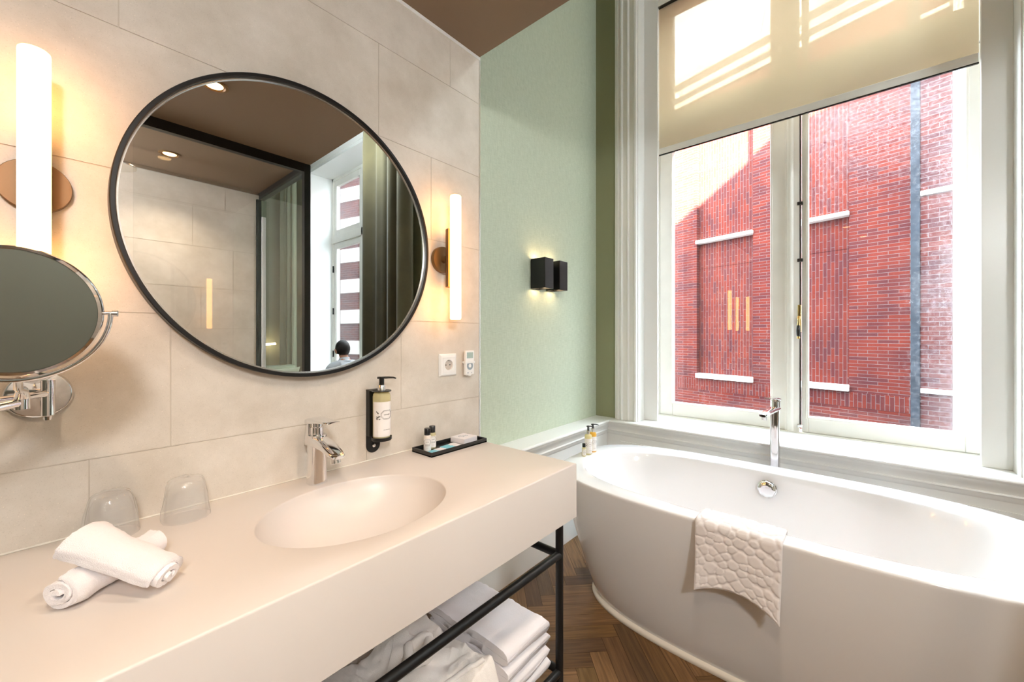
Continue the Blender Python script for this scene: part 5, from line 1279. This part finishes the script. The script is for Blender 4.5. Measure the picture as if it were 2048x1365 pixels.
# seated person, back turned to the mirror, beside the bedroom window
PX, PY = 2.395, -2.42
st_ = thing('stool', (PX, PY, 0), 'low round upholstered stool under the seated person', 'stool')
mb = MB(); mb.lathe([(0.0, 0.03), (0.19, 0.03), (0.20, 0.05), (0.20, 0.28), (0.19, 0.305), (0.15, 0.318), (0.0, 0.322)], 36, Matrix.Translation((PX, PY, 0))); mb.build('seat_pad', M['sofa'], st_)
for k in range(3):
    a = 2 * pi * k / 3; mb = MB(); mb.cyl((PX + 0.14 * cos(a), PY + 0.14 * sin(a), 0), (PX + 0.14 * cos(a), PY + 0.14 * sin(a), 0.032), 0.014, 10); mb.build('foot', M['black'], st_)
def skinned(name, verts, edges, radii, root, mat, parent=None, sub=2):
    me = bpy.data.meshes.new(name); me.from_pydata(verts, edges, []); o = bpy.data.objects.new(name, me); COL.objects.link(o)
    me.materials.append(mat)
    sk = o.modifiers.new('skin', 'SKIN'); sk.use_smooth_shade = True
    dat = me.skin_vertices[0].data
    for i, r in enumerate(radii):
        dat[i].radius = r if isinstance(r, tuple) else (r, r); dat[i].use_root = (i == root)
    s = o.modifiers.new('smooth', 'SUBSURF'); s.levels = sub; s.render_levels = sub
    if parent: adopt(o, parent)
    return o
def P3(x, y, z): return (PX + x, PY + y, z)
# faces -Y; x<0 is the person's right-hand side seen from behind in the mirror
V = [P3(0, 0.04, 0.46), P3(0, 0.06, 0.60), P3(0, 0.06, 0.74), P3(0, 0.03, 0.86), P3(0, 0.00, 0.935), P3(0, -0.025, 0.968), P3(0, -0.04, 1.015),            # pelvis..neck..skull base 0-6
     P3(0.085, 0.02, 0.875), P3(0.170, 0.02, 0.855), P3(0.205, 0.00, 0.70), P3(0.165, -0.16, 0.58), P3(0.10, -0.26, 0.575),                              # arm 7-11
     P3(-0.085, 0.02, 0.875), P3(-0.170, 0.02, 0.855), P3(-0.205, 0.00, 0.70), P3(-0.165, -0.16, 0.58), P3(-0.10, -0.26, 0.575),                         # arm 12-16
     P3(0.085, 0.0, 0.45), P3(0.10, -0.38, 0.47), P3(0.10, -0.42, 0.10), P3(0.10, -0.52, 0.045),                                                         # leg 17-20
     P3(-0.085, 0.0, 0.45), P3(-0.10, -0.38, 0.47), P3(-0.10, -0.42, 0.10), P3(-0.10, -0.52, 0.045)]
Ed = [(0, 1), (1, 2), (2, 3), (3, 4), (4, 5), (5, 6), (3, 7), (7, 8), (8, 9), (9, 10), (10, 11), (3, 12), (12, 13), (13, 14), (14, 15), (15, 16), (0, 17), (17, 18), (18, 19), (19, 20), (0, 21), (21, 22), (22, 23), (23, 24)]
Rd = [(0.15, 0.10), (0.14, 0.10), (0.155, 0.105), (0.12, 0.09), 0.058, 0.052, 0.055, 0.07, 0.055, 0.042, 0.034, 0.028, 0.07, 0.055, 0.042, 0.034, 0.028, 0.085, 0.062, 0.045, 0.035, 0.085, 0.062, 0.045, 0.035]
# head and ears appended to the same surface
HC = P3(0.0, -0.055, 1.085)
V += [P3(0, -0.06, 1.073), P3(0, -0.065, 1.118)]; Ed += [(6, 25), (25, 26)]; Rd += [(0.072, 0.088), (0.064, 0.078)]
body = skinned('person', V, Ed, Rd, 0, M['skin'])
tag(body, 'person with short dark hair and white shirt, back turned, seen in the mirror', 'person')
def sub_skin(name, idx, grow, mat, extra=None):
    mp = {k: i for i, k in enumerate(idx)}
    vv = [V[k] for k in idx]; ee = [(mp[a], mp[b]) for a, b in Ed if a in mp and b in mp]
    rr = [tuple(q + grow for q in Rd[k]) if isinstance(Rd[k], tuple) else Rd[k] + grow for k in idx]
    o = skinned(name, vv, ee, rr, 0, mat); o.parent = body; return o
sub_skin('shirt', [0, 1, 2, 3, 4, 7, 8, 9, 10, 12, 13, 14, 15], 0.027, M['shirt'])
sub_skin('trousers', [0, 17, 18, 19, 21, 22, 23], 0.012, M['trouser'])
mb = MB(); mb.lathe([(0.090, -0.012), (0.070, 0.012), (0.057, 0.044), (0.060, 0.044), (0.070, 0.012), (0.096, -0.012)], 30, Matrix.Translation(P3(0, -0.008, 0.925)) @ Matrix.Rotation(radians(14), 4, 'X'), caps=False); o = mb.build('shirt_collar', M['shirt']); o.parent = body
bm = bmesh.new(); bmesh.ops.create_uvsphere(bm, u_segments=32, v_segments=24, radius=1.0)
for v in list(bm.verts):
    x, y, z = v.co
    if z < (-0.62 if y < 0.2 else -0.86) + (0.75 if y < -0.25 else 0.0) * min(1, (-0.25 - y) * 2 if y < -0.25 else 0): bm.verts.remove(v); continue
    k = 1 + 0.03 * noise.noise((x * 6, y * 6, z * 6)); v.co = (x * 0.081 * k, y * 0.100 * k, z * 0.108 * k)
me = bpy.data.meshes.new('hair'); bm.to_mesh(me); bm.free(); me.materials.append(M['hair']); me.polygons.foreach_set('use_smooth', [True] * len(me.polygons))
o = bpy.data.objects.new('hair', me); COL.objects.link(o); o.location = P3(0, -0.055, 1.081); o.parent = body
sol = o.modifiers.new('thick', 'SOLIDIFY'); sol.thickness = 0.01
for s in (-1, 1):
    mb = MB(); mb.lathe([(0.0, -0.006), (0.018, -0.005), (0.022, 0.0), (0.017, 0.005), (0.0, 0.003)], 18, Matrix.Translation(P3(s * 0.083, -0.062, 1.048)) @ Matrix.Rotation(radians(90 + s * 18), 4, 'Y') @ Matrix.Diagonal((1.45, 0.9, 1, 1))); o = mb.build('ear', M['skin']); o.parent = body
